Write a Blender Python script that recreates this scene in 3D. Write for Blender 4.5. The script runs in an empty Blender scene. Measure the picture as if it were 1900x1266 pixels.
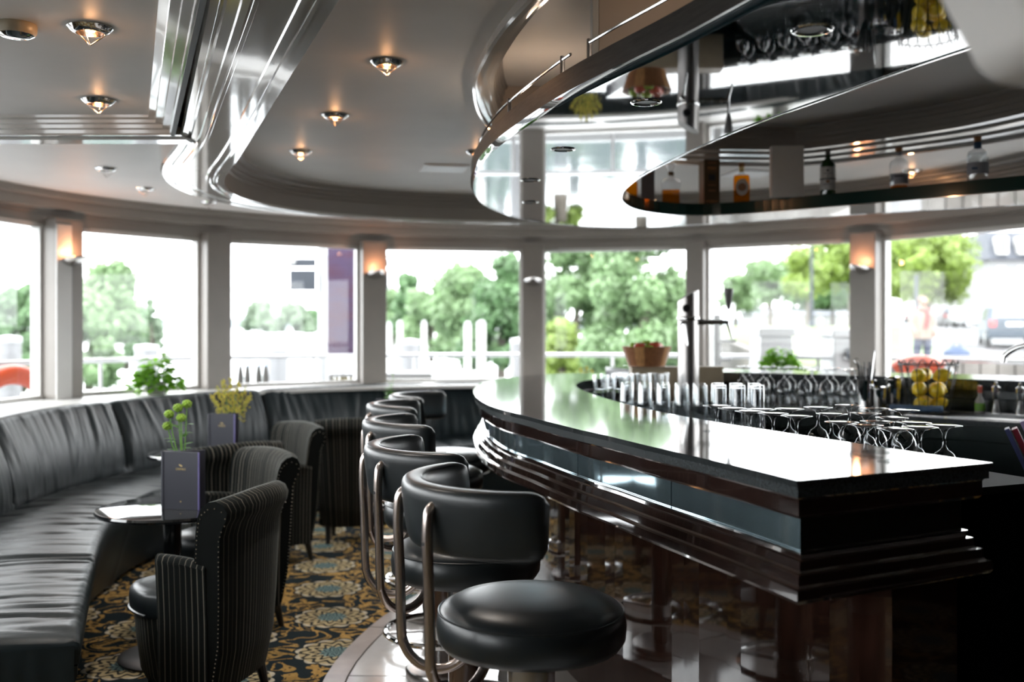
import bpy, bmesh, math, random
from math import pi, sin, cos, radians, sqrt, atan2, hypot
from mathutils import Vector, Matrix, noise
from mathutils.geometry import tessellate_polygon

random.seed(7)
scene = bpy.context.scene
COL = scene.collection

# ------------------------------------------------------------------ camera
EYE = 1.35                       # camera height above the lounge floor
FPX = 1900.0                     # focal length in pixels of a 1900 px wide frame
HORIZON = 605.0
cam_data = bpy.data.cameras.new('camera')
cam = bpy.data.objects.new('camera', cam_data)
COL.objects.link(cam)
cam.location = (0, 0, EYE)
cam.rotation_euler = (pi / 2, 0, 0)
cam_data.sensor_width = 36.0
cam_data.lens = 36.0 * FPX / 1900.0
cam_data.shift_y = -(633.0 - HORIZON) / 1900.0
cam_data.clip_start = 0.05
cam_data.clip_end = 3000
cam_data.dof.use_dof = True
cam_data.dof.focus_distance = 2.9
cam_data.dof.aperture_fstop = 2.2
scene.camera = cam

# ------------------------------------------------------------------ world
world = bpy.data.worlds.new('overcast_sky')
scene.world = world
world.use_nodes = True
wn = world.node_tree.nodes
wl = world.node_tree.links
wn.clear()
w_out = wn.new('ShaderNodeOutputWorld')
w_bg = wn.new('ShaderNodeBackground')
w_co = wn.new('ShaderNodeTexCoord')
w_no = wn.new('ShaderNodeTexNoise')
w_no.inputs['Scale'].default_value = 2.2
w_no.inputs['Detail'].default_value = 5
w_rm = wn.new('ShaderNodeValToRGB')
w_rm.color_ramp.elements[0].position = 0.3
w_rm.color_ramp.elements[0].color = (0.90, 0.94, 0.98, 1)
w_rm.color_ramp.elements[1].position = 0.75
w_rm.color_ramp.elements[1].color = (1, 1, 1, 1)
wl.new(w_co.outputs['Generated'], w_no.inputs['Vector'])
wl.new(w_no.outputs['Fac'], w_rm.inputs['Fac'])
wl.new(w_rm.outputs['Color'], w_bg.inputs['Color'])
w_bg.inputs['Strength'].default_value = 3.2
wl.new(w_bg.outputs['Background'], w_out.inputs['Surface'])

vs = scene.view_settings
vs.view_transform = 'Standard'
vs.look = 'None'
vs.exposure = 1.68
vs.gamma = 1.0
vs.use_curve_mapping = False
scene.cycles.use_denoising = True
scene.cycles.max_bounces = 10
scene.cycles.transparent_max_bounces = 24
scene.cycles.sample_clamp_indirect = 8.0
scene.cycles.caustics_reflective = False
scene.cycles.caustics_refractive = False


# ------------------------------------------------------------------ pixel helpers
def at_z(px, py, z):
    """point at height z seen at pixel (px, py)"""
    y = (EYE - z) * FPX / (py - HORIZON)
    return Vector(((px - 950.0) / FPX * y, y, z))


def at_y(px, py, y):
    return Vector(((px - 950.0) / FPX * y, y, EYE - (py - HORIZON) / FPX * y))


# ------------------------------------------------------------------ materials
class NT:
    """small helper to write node maths"""
    def __init__(self, mat):
        self.t = mat.node_tree
        self.n = self.t.nodes
        self.l = self.t.links

    def new(self, kind, **kw):
        nd = self.n.new(kind)
        for k, v in kw.items():
            setattr(nd, k, v)
        return nd

    def put(self, sock, v):
        if hasattr(v, 'is_output') or hasattr(v, 'links'):
            self.l.new(v, sock)
        else:
            sock.default_value = v

    def m(self, op, a, b=None, c=None):
        nd = self.new('ShaderNodeMath', operation=op)
        self.put(nd.inputs[0], a)
        if b is not None:
            self.put(nd.inputs[1], b)
        if c is not None:
            self.put(nd.inputs[2], c)
        return nd.outputs[0]

    def mix(self, f, a, b):
        nd = self.new('ShaderNodeMix', data_type='RGBA')
        self.put(nd.inputs[0], f)
        self.put(nd.inputs[6], a if not isinstance(a, tuple) else (*a[:3], 1))
        self.put(nd.inputs[7], b if not isinstance(b, tuple) else (*b[:3], 1))
        return nd.outputs[2]

    def ramp(self, f, stops):
        nd = self.new('ShaderNodeValToRGB')
        el = nd.color_ramp.elements
        while len(el) < len(stops):
            el.new(0.5)
        for e, (p, c) in zip(el, stops):
            e.position = p
            e.color = (*c[:3], 1) if isinstance(c, tuple) else (c, c, c, 1)
        self.put(nd.inputs[0], f)
        return nd.outputs[0]

    def noise(self, vec=None, scale=5.0, detail=3.0, rough=0.5, dist=0.0):
        nd = self.new('ShaderNodeTexNoise')
        nd.inputs['Scale'].default_value = scale
        nd.inputs['Detail'].default_value = detail
        nd.inputs['Roughness'].default_value = rough
        nd.inputs['Distortion'].default_value = dist
        if vec is not None:
            self.l.new(vec, nd.inputs['Vector'])
        return nd.outputs[0]

    def coord(self, out='Object', scale=(1, 1, 1), rot=(0, 0, 0)):
        tc = self.new('ShaderNodeTexCoord')
        mp = self.new('ShaderNodeMapping')
        mp.inputs['Scale'].default_value = scale
        mp.inputs['Rotation'].default_value = rot
        self.l.new(tc.outputs[out], mp.inputs['Vector'])
        return mp.outputs[0]

    def bump(self, h, strength=0.2, dist=0.01):
        nd = self.new('ShaderNodeBump')
        nd.inputs['Strength'].default_value = strength
        nd.inputs['Distance'].default_value = dist
        self.l.new(h, nd.inputs['Height'])
        return nd.outputs[0]


MATS = {}


def pbr(name, col, rough=0.5, metal=0.0, spec=0.5, coat=0.0, coat_rough=0.05, var=0.0, vscale=8.0,
        bump=0.0, bscale=60.0, bdist=0.003, emit=None, estr=0.0, sheen=0.0, stretch=(1, 1, 1), trans=0.0, alpha=1.0):
    m = bpy.data.materials.new(name)
    m.use_nodes = True
    t = NT(m)
    b = t.n['Principled BSDF']
    b.inputs['Base Color'].default_value = (*col, 1)
    b.inputs['Roughness'].default_value = rough
    b.inputs['Metallic'].default_value = metal
    b.inputs['Specular IOR Level'].default_value = spec
    b.inputs['Coat Weight'].default_value = coat
    b.inputs['Coat Roughness'].default_value = coat_rough
    b.inputs['Sheen Weight'].default_value = sheen
    b.inputs['Transmission Weight'].default_value = trans
    v = None
    if var > 0 or bump > 0:
        v = t.coord('Object', stretch)
    if var > 0:
        n = t.noise(v, vscale, 4.0, 0.6)
        lo = tuple(max(0.0, c * (1 - var)) for c in col)
        hi = tuple(min(1.0, c * (1 + var)) for c in col)
        t.l.new(t.ramp(n, [(0.3, lo), (0.7, hi)]), b.inputs['Base Color'])
    if bump > 0:
        n = t.noise(v, bscale, 4.0, 0.6)
        t.l.new(t.bump(n, bump, bdist), b.inputs['Normal'])
    if emit:
        b.inputs['Emission Color'].default_value = (*emit, 1)
        b.inputs['Emission Strength'].default_value = estr
    MATS[name] = m
    return m


def glassy(name, tint=(1, 1, 1), gloss=0.06, edge=0.5, rough=0.0, blend=0.35):
    """thin clear glass: see-through face on, shiny towards its edges"""
    m = bpy.data.materials.new(name)
    m.use_nodes = True
    t = NT(m)
    t.n.remove(t.n['Principled BSDF'])
    out = t.n['Material Output']
    tr = t.new('ShaderNodeBsdfTransparent')
    tr.inputs[0].default_value = (*tint, 1)
    gl = t.new('ShaderNodeBsdfGlossy')
    gl.inputs['Roughness'].default_value = rough
    lw = t.new('ShaderNodeLayerWeight')
    lw.inputs['Blend'].default_value = blend
    f = t.m('MULTIPLY_ADD', lw.outputs['Facing'], edge, gloss)
    mx = t.new('ShaderNodeMixShader')
    t.l.new(f, mx.inputs[0])
    t.l.new(tr.outputs[0], mx.inputs[1])
    t.l.new(gl.outputs[0], mx.inputs[2])
    t.l.new(mx.outputs[0], out.inputs['Surface'])
    MATS[name] = m
    return m


def leafy(name, col, var=0.35, vscale=14.0, trans=0.5):
    """leaf: part of the light passes through"""
    m = pbr(name, col, 0.45, var=var, vscale=vscale)
    t = NT(m)
    out = t.n['Material Output']
    b = t.n['Principled BSDF']
    tl = t.new('ShaderNodeBsdfTranslucent')
    src = b.inputs['Base Color'].links[0].from_socket
    t.l.new(src, tl.inputs['Color'])
    mx = t.new('ShaderNodeMixShader')
    mx.inputs[0].default_value = trans
    t.l.new(b.outputs[0], mx.inputs[1])
    t.l.new(tl.outputs[0], mx.inputs[2])
    t.l.new(mx.outputs[0], out.inputs['Surface'])
    return m


# ------------------------------------------------------------------ mesh builder
class MB:
    def __init__(self):
        self.v = []
        self.f = []
        self.uv = None           # optional list of (u, v) per vertex

    def add(self, verts, faces, M=None):
        o = len(self.v)
        for p in verts:
            p = Vector(p)
            self.v.append(M @ p if M is not None else p)
        self.f += [tuple(i + o for i in f) for f in faces]
        return self

    def box(self, c, s, M=None, rz=0.0):
        x, y, z = (k / 2 for k in s)
        R = Matrix.Rotation(rz, 3, 'Z')
        vs_ = [Vector(c) + R @ Vector((a * x, b * y, d * z)) for d in (-1, 1) for b in (-1, 1) for a in (-1, 1)]
        return self.add(vs_, [(0, 2, 3, 1), (4, 5, 7, 6), (0, 1, 5, 4), (2, 6, 7, 3), (0, 4, 6, 2), (1, 3, 7, 5)], M)

    def prism(self, poly, z0, z1, M=None, holes=()):
        """vertical prism over a 2D polygon (with holes)"""
        loops = [[(p[0], p[1]) for p in poly]] + [[(p[0], p[1]) for p in h] for h in holes]
        flat = [p for l in loops for p in l]
        n = len(flat)
        vs_ = [(p[0], p[1], z0) for p in flat] + [(p[0], p[1], z1) for p in flat]
        tri = tessellate_polygon([[Vector((p[0], p[1], 0)) for p in l] for l in loops])
        fs = []
        for a, b, c in tri:
            fs.append((a, b, c))
            fs.append((a + n, c + n, b + n))
        o = 0
        for l in loops:
            k = len(l)
            for i in range(k):
                j = (i + 1) % k
                fs.append((o + i, o + j, o + j + n, o + i + n))
            o += k
        return self.add(vs_, fs, M)

    def flat(self, poly, z, holes=(), M=None):
        loops = [[(p[0], p[1]) for p in poly]] + [[(p[0], p[1]) for p in h] for h in holes]
        flat = [p for l in loops for p in l]
        tri = tessellate_polygon([[Vector((p[0], p[1], 0)) for p in l] for l in loops])
        return self.add([(p[0], p[1], z) for p in flat], [tuple(t) for t in tri], M)

    def lathe(self, prof, segs=24, M=None, c=(0, 0, 0), a0=0.0, a1=2 * pi):
        full = abs(a1 - a0 - 2 * pi) < 1e-6
        n = segs if full else segs + 1
        vs_ = []
        for r, z in prof:
            for i in range(n):
                a = a0 + (a1 - a0) * i / segs
                vs_.append((c[0] + r * cos(a), c[1] + r * sin(a), c[2] + z))
        fs = []
        for k in range(len(prof) - 1):
            for i in range(segs):
                j = (i + 1) % n
                fs.append((k * n + i, k * n + j, (k + 1) * n + j, (k + 1) * n + i))
        return self.add(vs_, fs, M)

    def tube(self, path, r, segs=10, closed=False, caps=True, M=None):
        P = [Vector(p) for p in path]
        n = len(P)
        rad = r if isinstance(r, (list, tuple)) else [r] * n
        T = []
        for i in range(n):
            a = P[i - 1] if (closed or i > 0) else P[i]
            b = P[(i + 1) % n] if (closed or i < n - 1) else P[i]
            d = (b - a)
            T.append(d.normalized() if d.length > 1e-9 else Vector((0, 0, 1)))
        up = Vector((0, 0, 1)) if abs(T[0].z) < 0.9 else Vector((1, 0, 0))
        N = (up - T[0] * up.dot(T[0])).normalized()
        vs_, fs = [], []
        for i in range(n):
            N = (N - T[i] * N.dot(T[i]))
            N = N.normalized() if N.length > 1e-6 else T[i].orthogonal().normalized()
            B = T[i].cross(N)
            for k in range(segs):
                a = 2 * pi * k / segs
                vs_.append(P[i] + (N * cos(a) + B * sin(a)) * rad[i])
        m = n if closed else n - 1
        for i in range(m):
            j = (i + 1) % n
            for k in range(segs):
                l = (k + 1) % segs
                fs.append((i * segs + k, i * segs + l, j * segs + l, j * segs + k))
        if caps and not closed:
            fs.append(tuple(reversed(range(segs))))
            fs.append(tuple((n - 1) * segs + k for k in range(segs)))
        return self.add(vs_, fs, M)

    def loft(self, rings, closed_ring=True, closed_path=False, caps=True, M=None):
        n = len(rings)
        k = len(rings[0])
        vs_ = [p for r in rings for p in r]
        fs = []
        for i in range(n if closed_path else n - 1):
            j = (i + 1) % n
            for a in range(k if closed_ring else k - 1):
                b = (a + 1) % k
                fs.append((i * k + a, j * k + a, j * k + b, i * k + b))
        if caps and closed_ring and not closed_path:
            fs.append(tuple(range(k)))
            fs.append(tuple((n - 1) * k + a for a in reversed(range(k))))
        return self.add(vs_, fs, M)

    def sphere(self, c, r, u=12, w=8, sc=(1, 1, 1), M=None):
        prof = [(max(1e-4, sin(pi * i / w)) , -cos(pi * i / w)) for i in range(w + 1)]
        S = Matrix.Translation(c) @ Matrix.Diagonal((r * sc[0], r * sc[1], r * sc[2], 1))
        return self.lathe(prof, u, M=(M @ S if M is not None else S))

    def build(self, name, mat, parent=None, smooth=False, bevel=0.0, bseg=2, uv=None, angle=35, subd=0, recalc=True):
        me = bpy.data.meshes.new(name)
        me.from_pydata([tuple(p) for p in self.v], [], self.f)
        if uv is not None:
            lay = me.uv_layers.new(name='UVMap')
            for lp in me.loops:
                lay.data[lp.index].uv = uv[lp.vertex_index]
        if recalc:
            bm = bmesh.new()
            bm.from_mesh(me)
            bmesh.ops.recalc_face_normals(bm, faces=bm.faces)
            bm.to_mesh(me)
            bm.free()
        mats = mat if isinstance(mat, (list, tuple)) else [mat]
        for q in mats:
            me.materials.append(MATS[q] if isinstance(q, str) else q)
        o = bpy.data.objects.new(name, me)
        COL.objects.link(o)
        if smooth:
            for p in me.polygons:
                p.use_smooth = True
            if angle < 180:
                me.set_sharp_from_angle(angle=radians(angle))
        if bevel > 0:
            md = o.modifiers.new('bevel', 'BEVEL')
            md.width = bevel
            md.segments = bseg
            md.limit_method = 'ANGLE'
            md.angle_limit = radians(40)
        if subd:
            md = o.modifiers.new('sub', 'SUBSURF')
            md.levels = md.render_levels = subd
        if parent is not None:
            o.parent = parent
        return o


def tag(o, label=None, cat=None, group=None, kind=None):
    if label:
        o['label'] = label
    if cat:
        o['category'] = cat
    if group:
        o['group'] = group
    if kind:
        o['kind'] = kind
    return o


def thing(name, label, cat, loc=(0, 0, 0), rz=0.0, group=None):
    o = bpy.data.objects.new(name, None)
    o.empty_display_size = 0.05
    COL.objects.link(o)
    o.location = loc
    o.rotation_euler = (0, 0, rz)
    return tag(o, label, cat, group)


def copy_thing(src, loc, rz=0.0, label=None, scale=None):
    r = src.copy()
    COL.objects.link(r)
    r.location = loc
    r.rotation_euler = (0, 0, rz)
    if scale:
        r.scale = (scale,) * 3
    if label:
        r['label'] = label

    def rec(a, b):
        for ch in [c for c in bpy.data.objects if c.parent == a]:
            c = ch.copy()
            COL.objects.link(c)
            c.parent = b
            rec(ch, c)
    rec(src, r)
    return r


# ------------------------------------------------------------------ 2D paths
def spline(pts, n=80, closed=False):
    """Catmull-Rom through 2D points, resampled to n points of even spacing"""
    P = [Vector((p[0], p[1])) for p in pts]
    k = len(P)
    out = []
    segs = k if closed else k - 1
    for i in range(segs):
        if closed:
            a, b, c, d = P[(i - 1) % k], P[i], P[(i + 1) % k], P[(i + 2) % k]
        else:
            b, c = P[i], P[i + 1]
            a = P[i - 1] if i > 0 else b * 2 - c
            d = P[i + 2] if i + 2 < k else c * 2 - b
        for s in range(24):
            t = s / 24
            out.append(0.5 * ((2 * b) + (c - a) * t + (2 * a - 5 * b + 4 * c - d) * t * t + (3 * b - a - 3 * c + d) * t ** 3))
    if not closed:
        out.append(P[-1])
    return resample(out, n, closed)


def resample(P, n, closed=False):
    Q = list(P) + ([P[0]] if closed else [])
    L = [0.0]
    for i in range(1, len(Q)):
        L.append(L[-1] + (Q[i] - Q[i - 1]).length)
    res = []
    tot = L[-1]
    j = 0
    m = n if closed else n - 1
    for i in range(n):
        s = tot * i / m
        while j < len(L) - 2 and L[j + 1] < s:
            j += 1
        d = L[j + 1] - L[j]
        t = (s - L[j]) / d if d > 1e-12 else 0
        res.append(Q[j].lerp(Q[j + 1], max(0, min(1, t))))
    return res


def offset(P, d, closed=False):
    """shift a polyline sideways (positive = to the right of its direction) with mitred corners"""
    n = len(P)
    out = []
    for i in range(n):
        a = P[i - 1] if (closed or i > 0) else None
        b = P[(i + 1) % n] if (closed or i < n - 1) else None
        N = []
        if a is not None and (P[i] - a).length > 1e-9:
            t = (P[i] - a).normalized()
            N.append(Vector((t.y, -t.x)))
        if b is not None and (b - P[i]).length > 1e-9:
            t = (b - P[i]).normalized()
            N.append(Vector((t.y, -t.x)))
        if len(N) == 2:
            q = (N[0] + N[1]) / max(0.25, 1 + N[0].dot(N[1]))
        else:
            q = N[0]
        out.append(P[i] + q * d)
    return out


def sweep(mb, P, prof, closed=False, closed_prof=True, caps=True):
    """sweep profile [(offset, z)] along a 2D path"""
    cols = [offset(P, d, closed) for d, z in prof]
    rings = [[(cols[k][i].x, cols[k][i].y, prof[k][1]) for k in range(len(prof))] for i in range(len(P))]
    return mb.loft(rings, closed_ring=closed_prof, closed_path=closed, caps=caps)


def band(mb, A, B, prof):
    """surface between two paths of equal length; prof = [(t, z)], t 0 on A, 1 on B"""
    rings = [[(*(A[i].lerp(B[i], t)), z) for t, z in prof] for i in range(len(A))]
    return mb.loft(rings, closed_ring=False, caps=False)


def text_mesh(name, body, size, mat, parent, M, extrude=0.0004):
    cu = bpy.data.curves.new(name, 'FONT')
    cu.body = body
    cu.size = size
    cu.align_x = 'CENTER'
    cu.align_y = 'CENTER'
    cu.extrude = extrude
    tmp = bpy.data.objects.new('tmp', cu)
    COL.objects.link(tmp)
    dg = bpy.context.evaluated_depsgraph_get()
    me = bpy.data.meshes.new_from_object(tmp.evaluated_get(dg))
    bpy.data.objects.remove(tmp)
    me.name = name
    me.materials.clear()
    me.materials.append(MATS[mat])
    me.transform(M)
    o = bpy.data.objects.new(name, me)
    COL.objects.link(o)
    o.parent = parent
    return o

# ------------------------------------------------------------------ material library
pbr('ceiling_paint', (0.76, 0.735, 0.715), 0.5, var=0.03, vscale=3, spec=0.4)
pbr('ceiling_lacquer', (0.66, 0.64, 0.61), 0.09, spec=0.7, coat=0.8, coat_rough=0.03, bump=0.03, bscale=40, bdist=0.002)
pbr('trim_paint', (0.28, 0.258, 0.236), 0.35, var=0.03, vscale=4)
pbr('frame_white', (0.52, 0.51, 0.49), 0.35, var=0.02)
pbr('pillar_paint', (0.22, 0.20, 0.182), 0.4, var=0.05, vscale=5)
pbr('panel_tan', (0.46, 0.38, 0.31), 0.45, var=0.04, vscale=3)
pbr('dark_wall', (0.05, 0.035, 0.028), 0.5, var=0.25, vscale=3)
pbr('leather_black', (0.010, 0.014, 0.016), 0.33, spec=0.55, bump=0.12, bscale=420, bdist=0.001, var=0.15, vscale=20)
pbr('leather_sofa', (0.011, 0.018, 0.021), 0.42, spec=0.32, bump=0.15, bscale=260, bdist=0.0015, var=0.15, vscale=9)
pbr('tap_steel', (0.36, 0.34, 0.33), 0.32, metal=1.0)
pbr('steel', (0.55, 0.53, 0.52), 0.25, metal=1.0, bump=0.03, bscale=200, bdist=0.001)
pbr('chrome', (0.78, 0.78, 0.78), 0.07, metal=1.0)
pbr('bronze_steel', (0.62, 0.53, 0.49), 0.24, metal=1.0)
pbr('granite', (0.028, 0.032, 0.034), 0.07, spec=0.75, var=0.6, vscale=220, coat=0.35, coat_rough=0.04)
pbr('granite_edge', (0.026, 0.032, 0.034), 0.22, spec=0.6, var=0.5, vscale=160)
pbr('wood_gloss', (0.018, 0.008, 0.0055), 0.06, spec=0.4, coat=0.3, coat_rough=0.02, var=0.5, vscale=6, stretch=(6, 6, 1))
pbr('wood_skirt', (0.022, 0.012, 0.010), 0.07, spec=0.7, coat=1.0, coat_rough=0.03, var=0.4, vscale=7)
pbr('wood_post', (0.05, 0.027, 0.018), 0.12, coat=0.8, var=0.3, vscale=8, stretch=(5, 5, 0.6))
pbr('wood_rim', (0.045, 0.040, 0.037), 0.4, var=0.5, vscale=12, stretch=(1, 1, 9), bump=0.1, bscale=50)
pbr('canopy_lacquer', (0.004, 0.020, 0.026), 0.025, spec=0.9, coat=1.0, coat_rough=0.01, bump=0.012, bscale=55, bdist=0.002)  # teal of the sofa's reflection is put into the base colour
pbr('mirror_teal', (0.34, 0.47, 0.53), 0.06, metal=0.85, var=0.15, vscale=5)
pbr('mirror_smoke', (0.12, 0.12, 0.11), 0.07, metal=0.9)
pbr('shelf_matt', (0.006, 0.010, 0.010), 0.7, spec=0.15, var=0.2)
pbr('bulkhead_paint', (0.85, 0.81, 0.78), 0.5, var=0.02)
pbr('bar_dark', (0.006, 0.014, 0.014), 0.25, spec=0.5, var=0.2)
pbr('glass_edge', (0.003, 0.030, 0.024), 0.12, spec=0.4)
pbr('table_black', (0.008, 0.009, 0.010), 0.06, spec=0.7, coat=0.5)
pbr('black_plastic', (0.01, 0.01, 0.011), 0.35)
pbr('grey_plastic', (0.16, 0.15, 0.15), 0.35)
pbr('menu_cover', (0.035, 0.037, 0.052), 0.5, bump=0.2, bscale=500, bdist=0.0006)
pbr('menu_edge', (0.17, 0.15, 0.38), 0.5)
pbr('gold_foil', (0.62, 0.47, 0.22), 0.35, metal=0.6)
pbr('bulb_off', (0.55, 0.54, 0.52), 0.3)
pbr('bulb_warm', (1.0, 0.75, 0.4), 0.4, emit=(1.0, 0.48, 0.14), estr=3.0)
pbr('detector_plastic', (0.52, 0.44, 0.32), 0.35)
pbr('vent_white', (0.85, 0.85, 0.86), 0.4)
leafy('leaf_bright', (0.16, 0.36, 0.03), 0.35, 14, 0.55)
leafy('leaf_mid', (0.12, 0.32, 0.05), 0.35, 20, 0.45)
pbr('flower_lime', (0.25, 0.42, 0.04), 0.6, var=0.3, vscale=60, bump=0.6, bscale=200)
pbr('flower_yellow', (0.58, 0.50, 0.06), 0.6, var=0.3, vscale=60)
pbr('stem_green', (0.16, 0.36, 0.05), 0.45)
pbr('pot_grey', (0.34, 0.33, 0.32), 0.5)
pbr('rubber_black', (0.012, 0.012, 0.012), 0.5)
pbr('stud_brass', (0.52, 0.47, 0.38), 0.3, metal=1.0)
pbr('bowl_wood_a', (0.24, 0.10, 0.04), 0.45, var=0.3, vscale=20, stretch=(4, 4, 1))
pbr('bowl_wood_b', (0.42, 0.21, 0.08), 0.45, var=0.3, vscale=20, stretch=(4, 4, 1))
pbr('apple_red', (0.50, 0.09, 0.05), 0.3, var=0.4, vscale=25)
pbr('apple_green', (0.30, 0.45, 0.06), 0.3, var=0.3, vscale=25)
pbr('lemon', (0.72, 0.50, 0.02), 0.4, var=0.12, vscale=30, bump=0.2, bscale=160)
pbr('cloth_blue', (0.05, 0.10, 0.18), 0.8, var=0.25, vscale=40, bump=0.3, bscale=300)
pbr('box_brown', (0.11, 0.07, 0.03), 0.45, var=0.15, vscale=12)
pbr('box_grey', (0.22, 0.22, 0.24), 0.45)
pbr('label_white', (0.66, 0.65, 0.64), 0.5)
pbr('label_grey', (0.34, 0.34, 0.38), 0.5)
pbr('label_copper', (0.30, 0.14, 0.07), 0.4)
pbr('ink_dark', (0.03, 0.03, 0.04), 0.5)
pbr('cork', (0.35, 0.16, 0.06), 0.6, var=0.3, vscale=60)
pbr('bottle_green', (0.012, 0.05, 0.014), 0.06, spec=0.8)
pbr('menu_red', (0.30, 0.015, 0.04), 0.5)
pbr('menu_lilac', (0.32, 0.26, 0.46), 0.5)
pbr('menu_navy', (0.06, 0.07, 0.2), 0.5)
pbr('tan_board', (0.36, 0.29, 0.20), 0.5, var=0.12)
glassy('window_glass', (0.97, 0.985, 0.98), 0.03, 0.25, blend=0.12)
glassy('drink_glass', (0.96, 0.97, 0.975), 0.025, 0.55, blend=0.32)
glassy('bottle_glass', (0.95, 0.96, 0.97), 0.06, 0.6, blend=0.4)
glassy('liquor_amber', (0.95, 0.50, 0.03), 0.03, 0.15)
glassy('clear_spirit', (0.88, 0.90, 0.90), 0.05, 0.25)
glassy('sconce_glass', (1, 1, 1), 0.2, 0.4)


def make_carpet():
    m = bpy.data.materials.new('carpet')
    m.use_nodes = True
    MATS['carpet'] = m
    t = NT(m)
    b = t.n['Principled BSDF']
    b.inputs['Roughness'].default_value = 0.95
    b.inputs['Specular IOR Level'].default_value = 0.1
    ang = radians(12)
    v = t.coord('Object', (1, 1, 1), (0, 0, ang * -1))
    sx = t.new('ShaderNodeSeparateXYZ')
    t.l.new(v, sx.inputs[0])
    PX, PY = 0.82, 0.52
    u0 = t.m('DIVIDE', t.m('ADD', sx.outputs[0], 0.24), PX)
    v0 = t.m('DIVIDE', t.m('ADD', sx.outputs[1], 0.12), PY)
    def dist(du, dv):
        fu = t.m('SUBTRACT', t.m('FRACT', t.m('ADD', u0, du)), 0.5)
        fv = t.m('SUBTRACT', t.m('FRACT', t.m('ADD', v0, dv)), 0.5)
        x = t.m('MULTIPLY', fu, PX)
        y = t.m('MULTIPLY', fv, PY)
        return x, y, t.m('SQRT', t.m('ADD', t.m('MULTIPLY', x, x), t.m('MULTIPLY', y, y)))
    x1, y1, d1 = dist(0, 0)
    x2, y2, d2 = dist(0.5, 0.5)
    near = t.m('LESS_THAN', d1, d2)
    d = t.m('MINIMUM', d1, d2)
    def pick(a, c):
        return t.m('ADD', t.m('MULTIPLY', a, near), t.m('MULTIPLY', c, t.m('SUBTRACT', 1.0, near)))
    X = pick(x1, x2)
    Y = pick(y1, y2)
    th = t.m('ARCTAN2', Y, X)
    petals = t.m('MULTIPLY', t.m('ABSOLUTE', t.m('SINE', t.m('MULTIPLY', th, 6.0))), 0.022)
    edge = t.m('ADD', 0.150, petals)
    in_med = t.m('LESS_THAN', d, edge)
    # lace inside the medallion
    rings = t.m('SINE', t.m('ADD', t.m('MULTIPLY', d, 130.0), t.m('MULTIPLY', t.m('SINE', t.m('MULTIPLY', th, 12.0)), 2.2)))
    lace = t.m('GREATER_THAN', rings, -0.25)
    nz = t.noise(v, 90, 3)
    cream = t.mix(nz, (0.36, 0.27, 0.13), (0.66, 0.55, 0.34))
    med = t.mix(lace, (0.035, 0.035, 0.03), cream)
    core = t.m('LESS_THAN', d, t.m('ADD', 0.058, t.m('MULTIPLY', petals, 0.6)))
    lace2 = t.m('GREATER_THAN', t.m('SINE', t.m('ADD', t.m('MULTIPLY', d, 230.0), t.m('MULTIPLY', t.m('SINE', t.m('MULTIPLY', th, 9.0)), 2.5))), 0.0)
    corec = t.mix(lace2, (0.03, 0.055, 0.07), (0.22, 0.33, 0.32))
    med = t.mix(core, med, corec)
    tip = t.m('MULTIPLY', t.m('GREATER_THAN', d, 0.153), in_med)
    med = t.mix(t.m('MULTIPLY', tip, 0.7), med, (0.72, 0.66, 0.54))
    # scrolling gold leaves between the medallions
    wv = t.new('ShaderNodeTexNoise')
    wv.inputs['Scale'].default_value = 7.0
    wv.inputs['Detail'].default_value = 1.5
    wv.inputs['Distortion'].default_value = 1.6
    t.l.new(v, wv.inputs['Vector'])
    band_ = t.m('ABSOLUTE', t.m('SUBTRACT', wv.outputs[0], 0.5))
    leaf = t.m('LESS_THAN', band_, 0.046)
    fine = t.m('GREATER_THAN', t.noise(v, 46, 2, 0.5, 1.0), 0.40)
    leaf = t.m('MULTIPLY', leaf, fine)
    away = t.m('GREATER_THAN', d, t.m('ADD', edge, 0.012))
    leaf = t.m('MULTIPLY', leaf, away)
    gold = t.mix(t.noise(v, 30, 3), (0.30, 0.155, 0.032), (0.66, 0.43, 0.15))
    base = t.mix(t.noise(v, 200, 2), (0.009, 0.016, 0.02), (0.02, 0.03, 0.035))
    col = t.mix(leaf, base, gold)
    col = t.mix(in_med, col, med)
    t.l.new(col, b.inputs['Base Color'])
    t.l.new(t.bump(t.noise(v, 700, 2), 0.5, 0.003), b.inputs['Normal'])


make_carpet()


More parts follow.
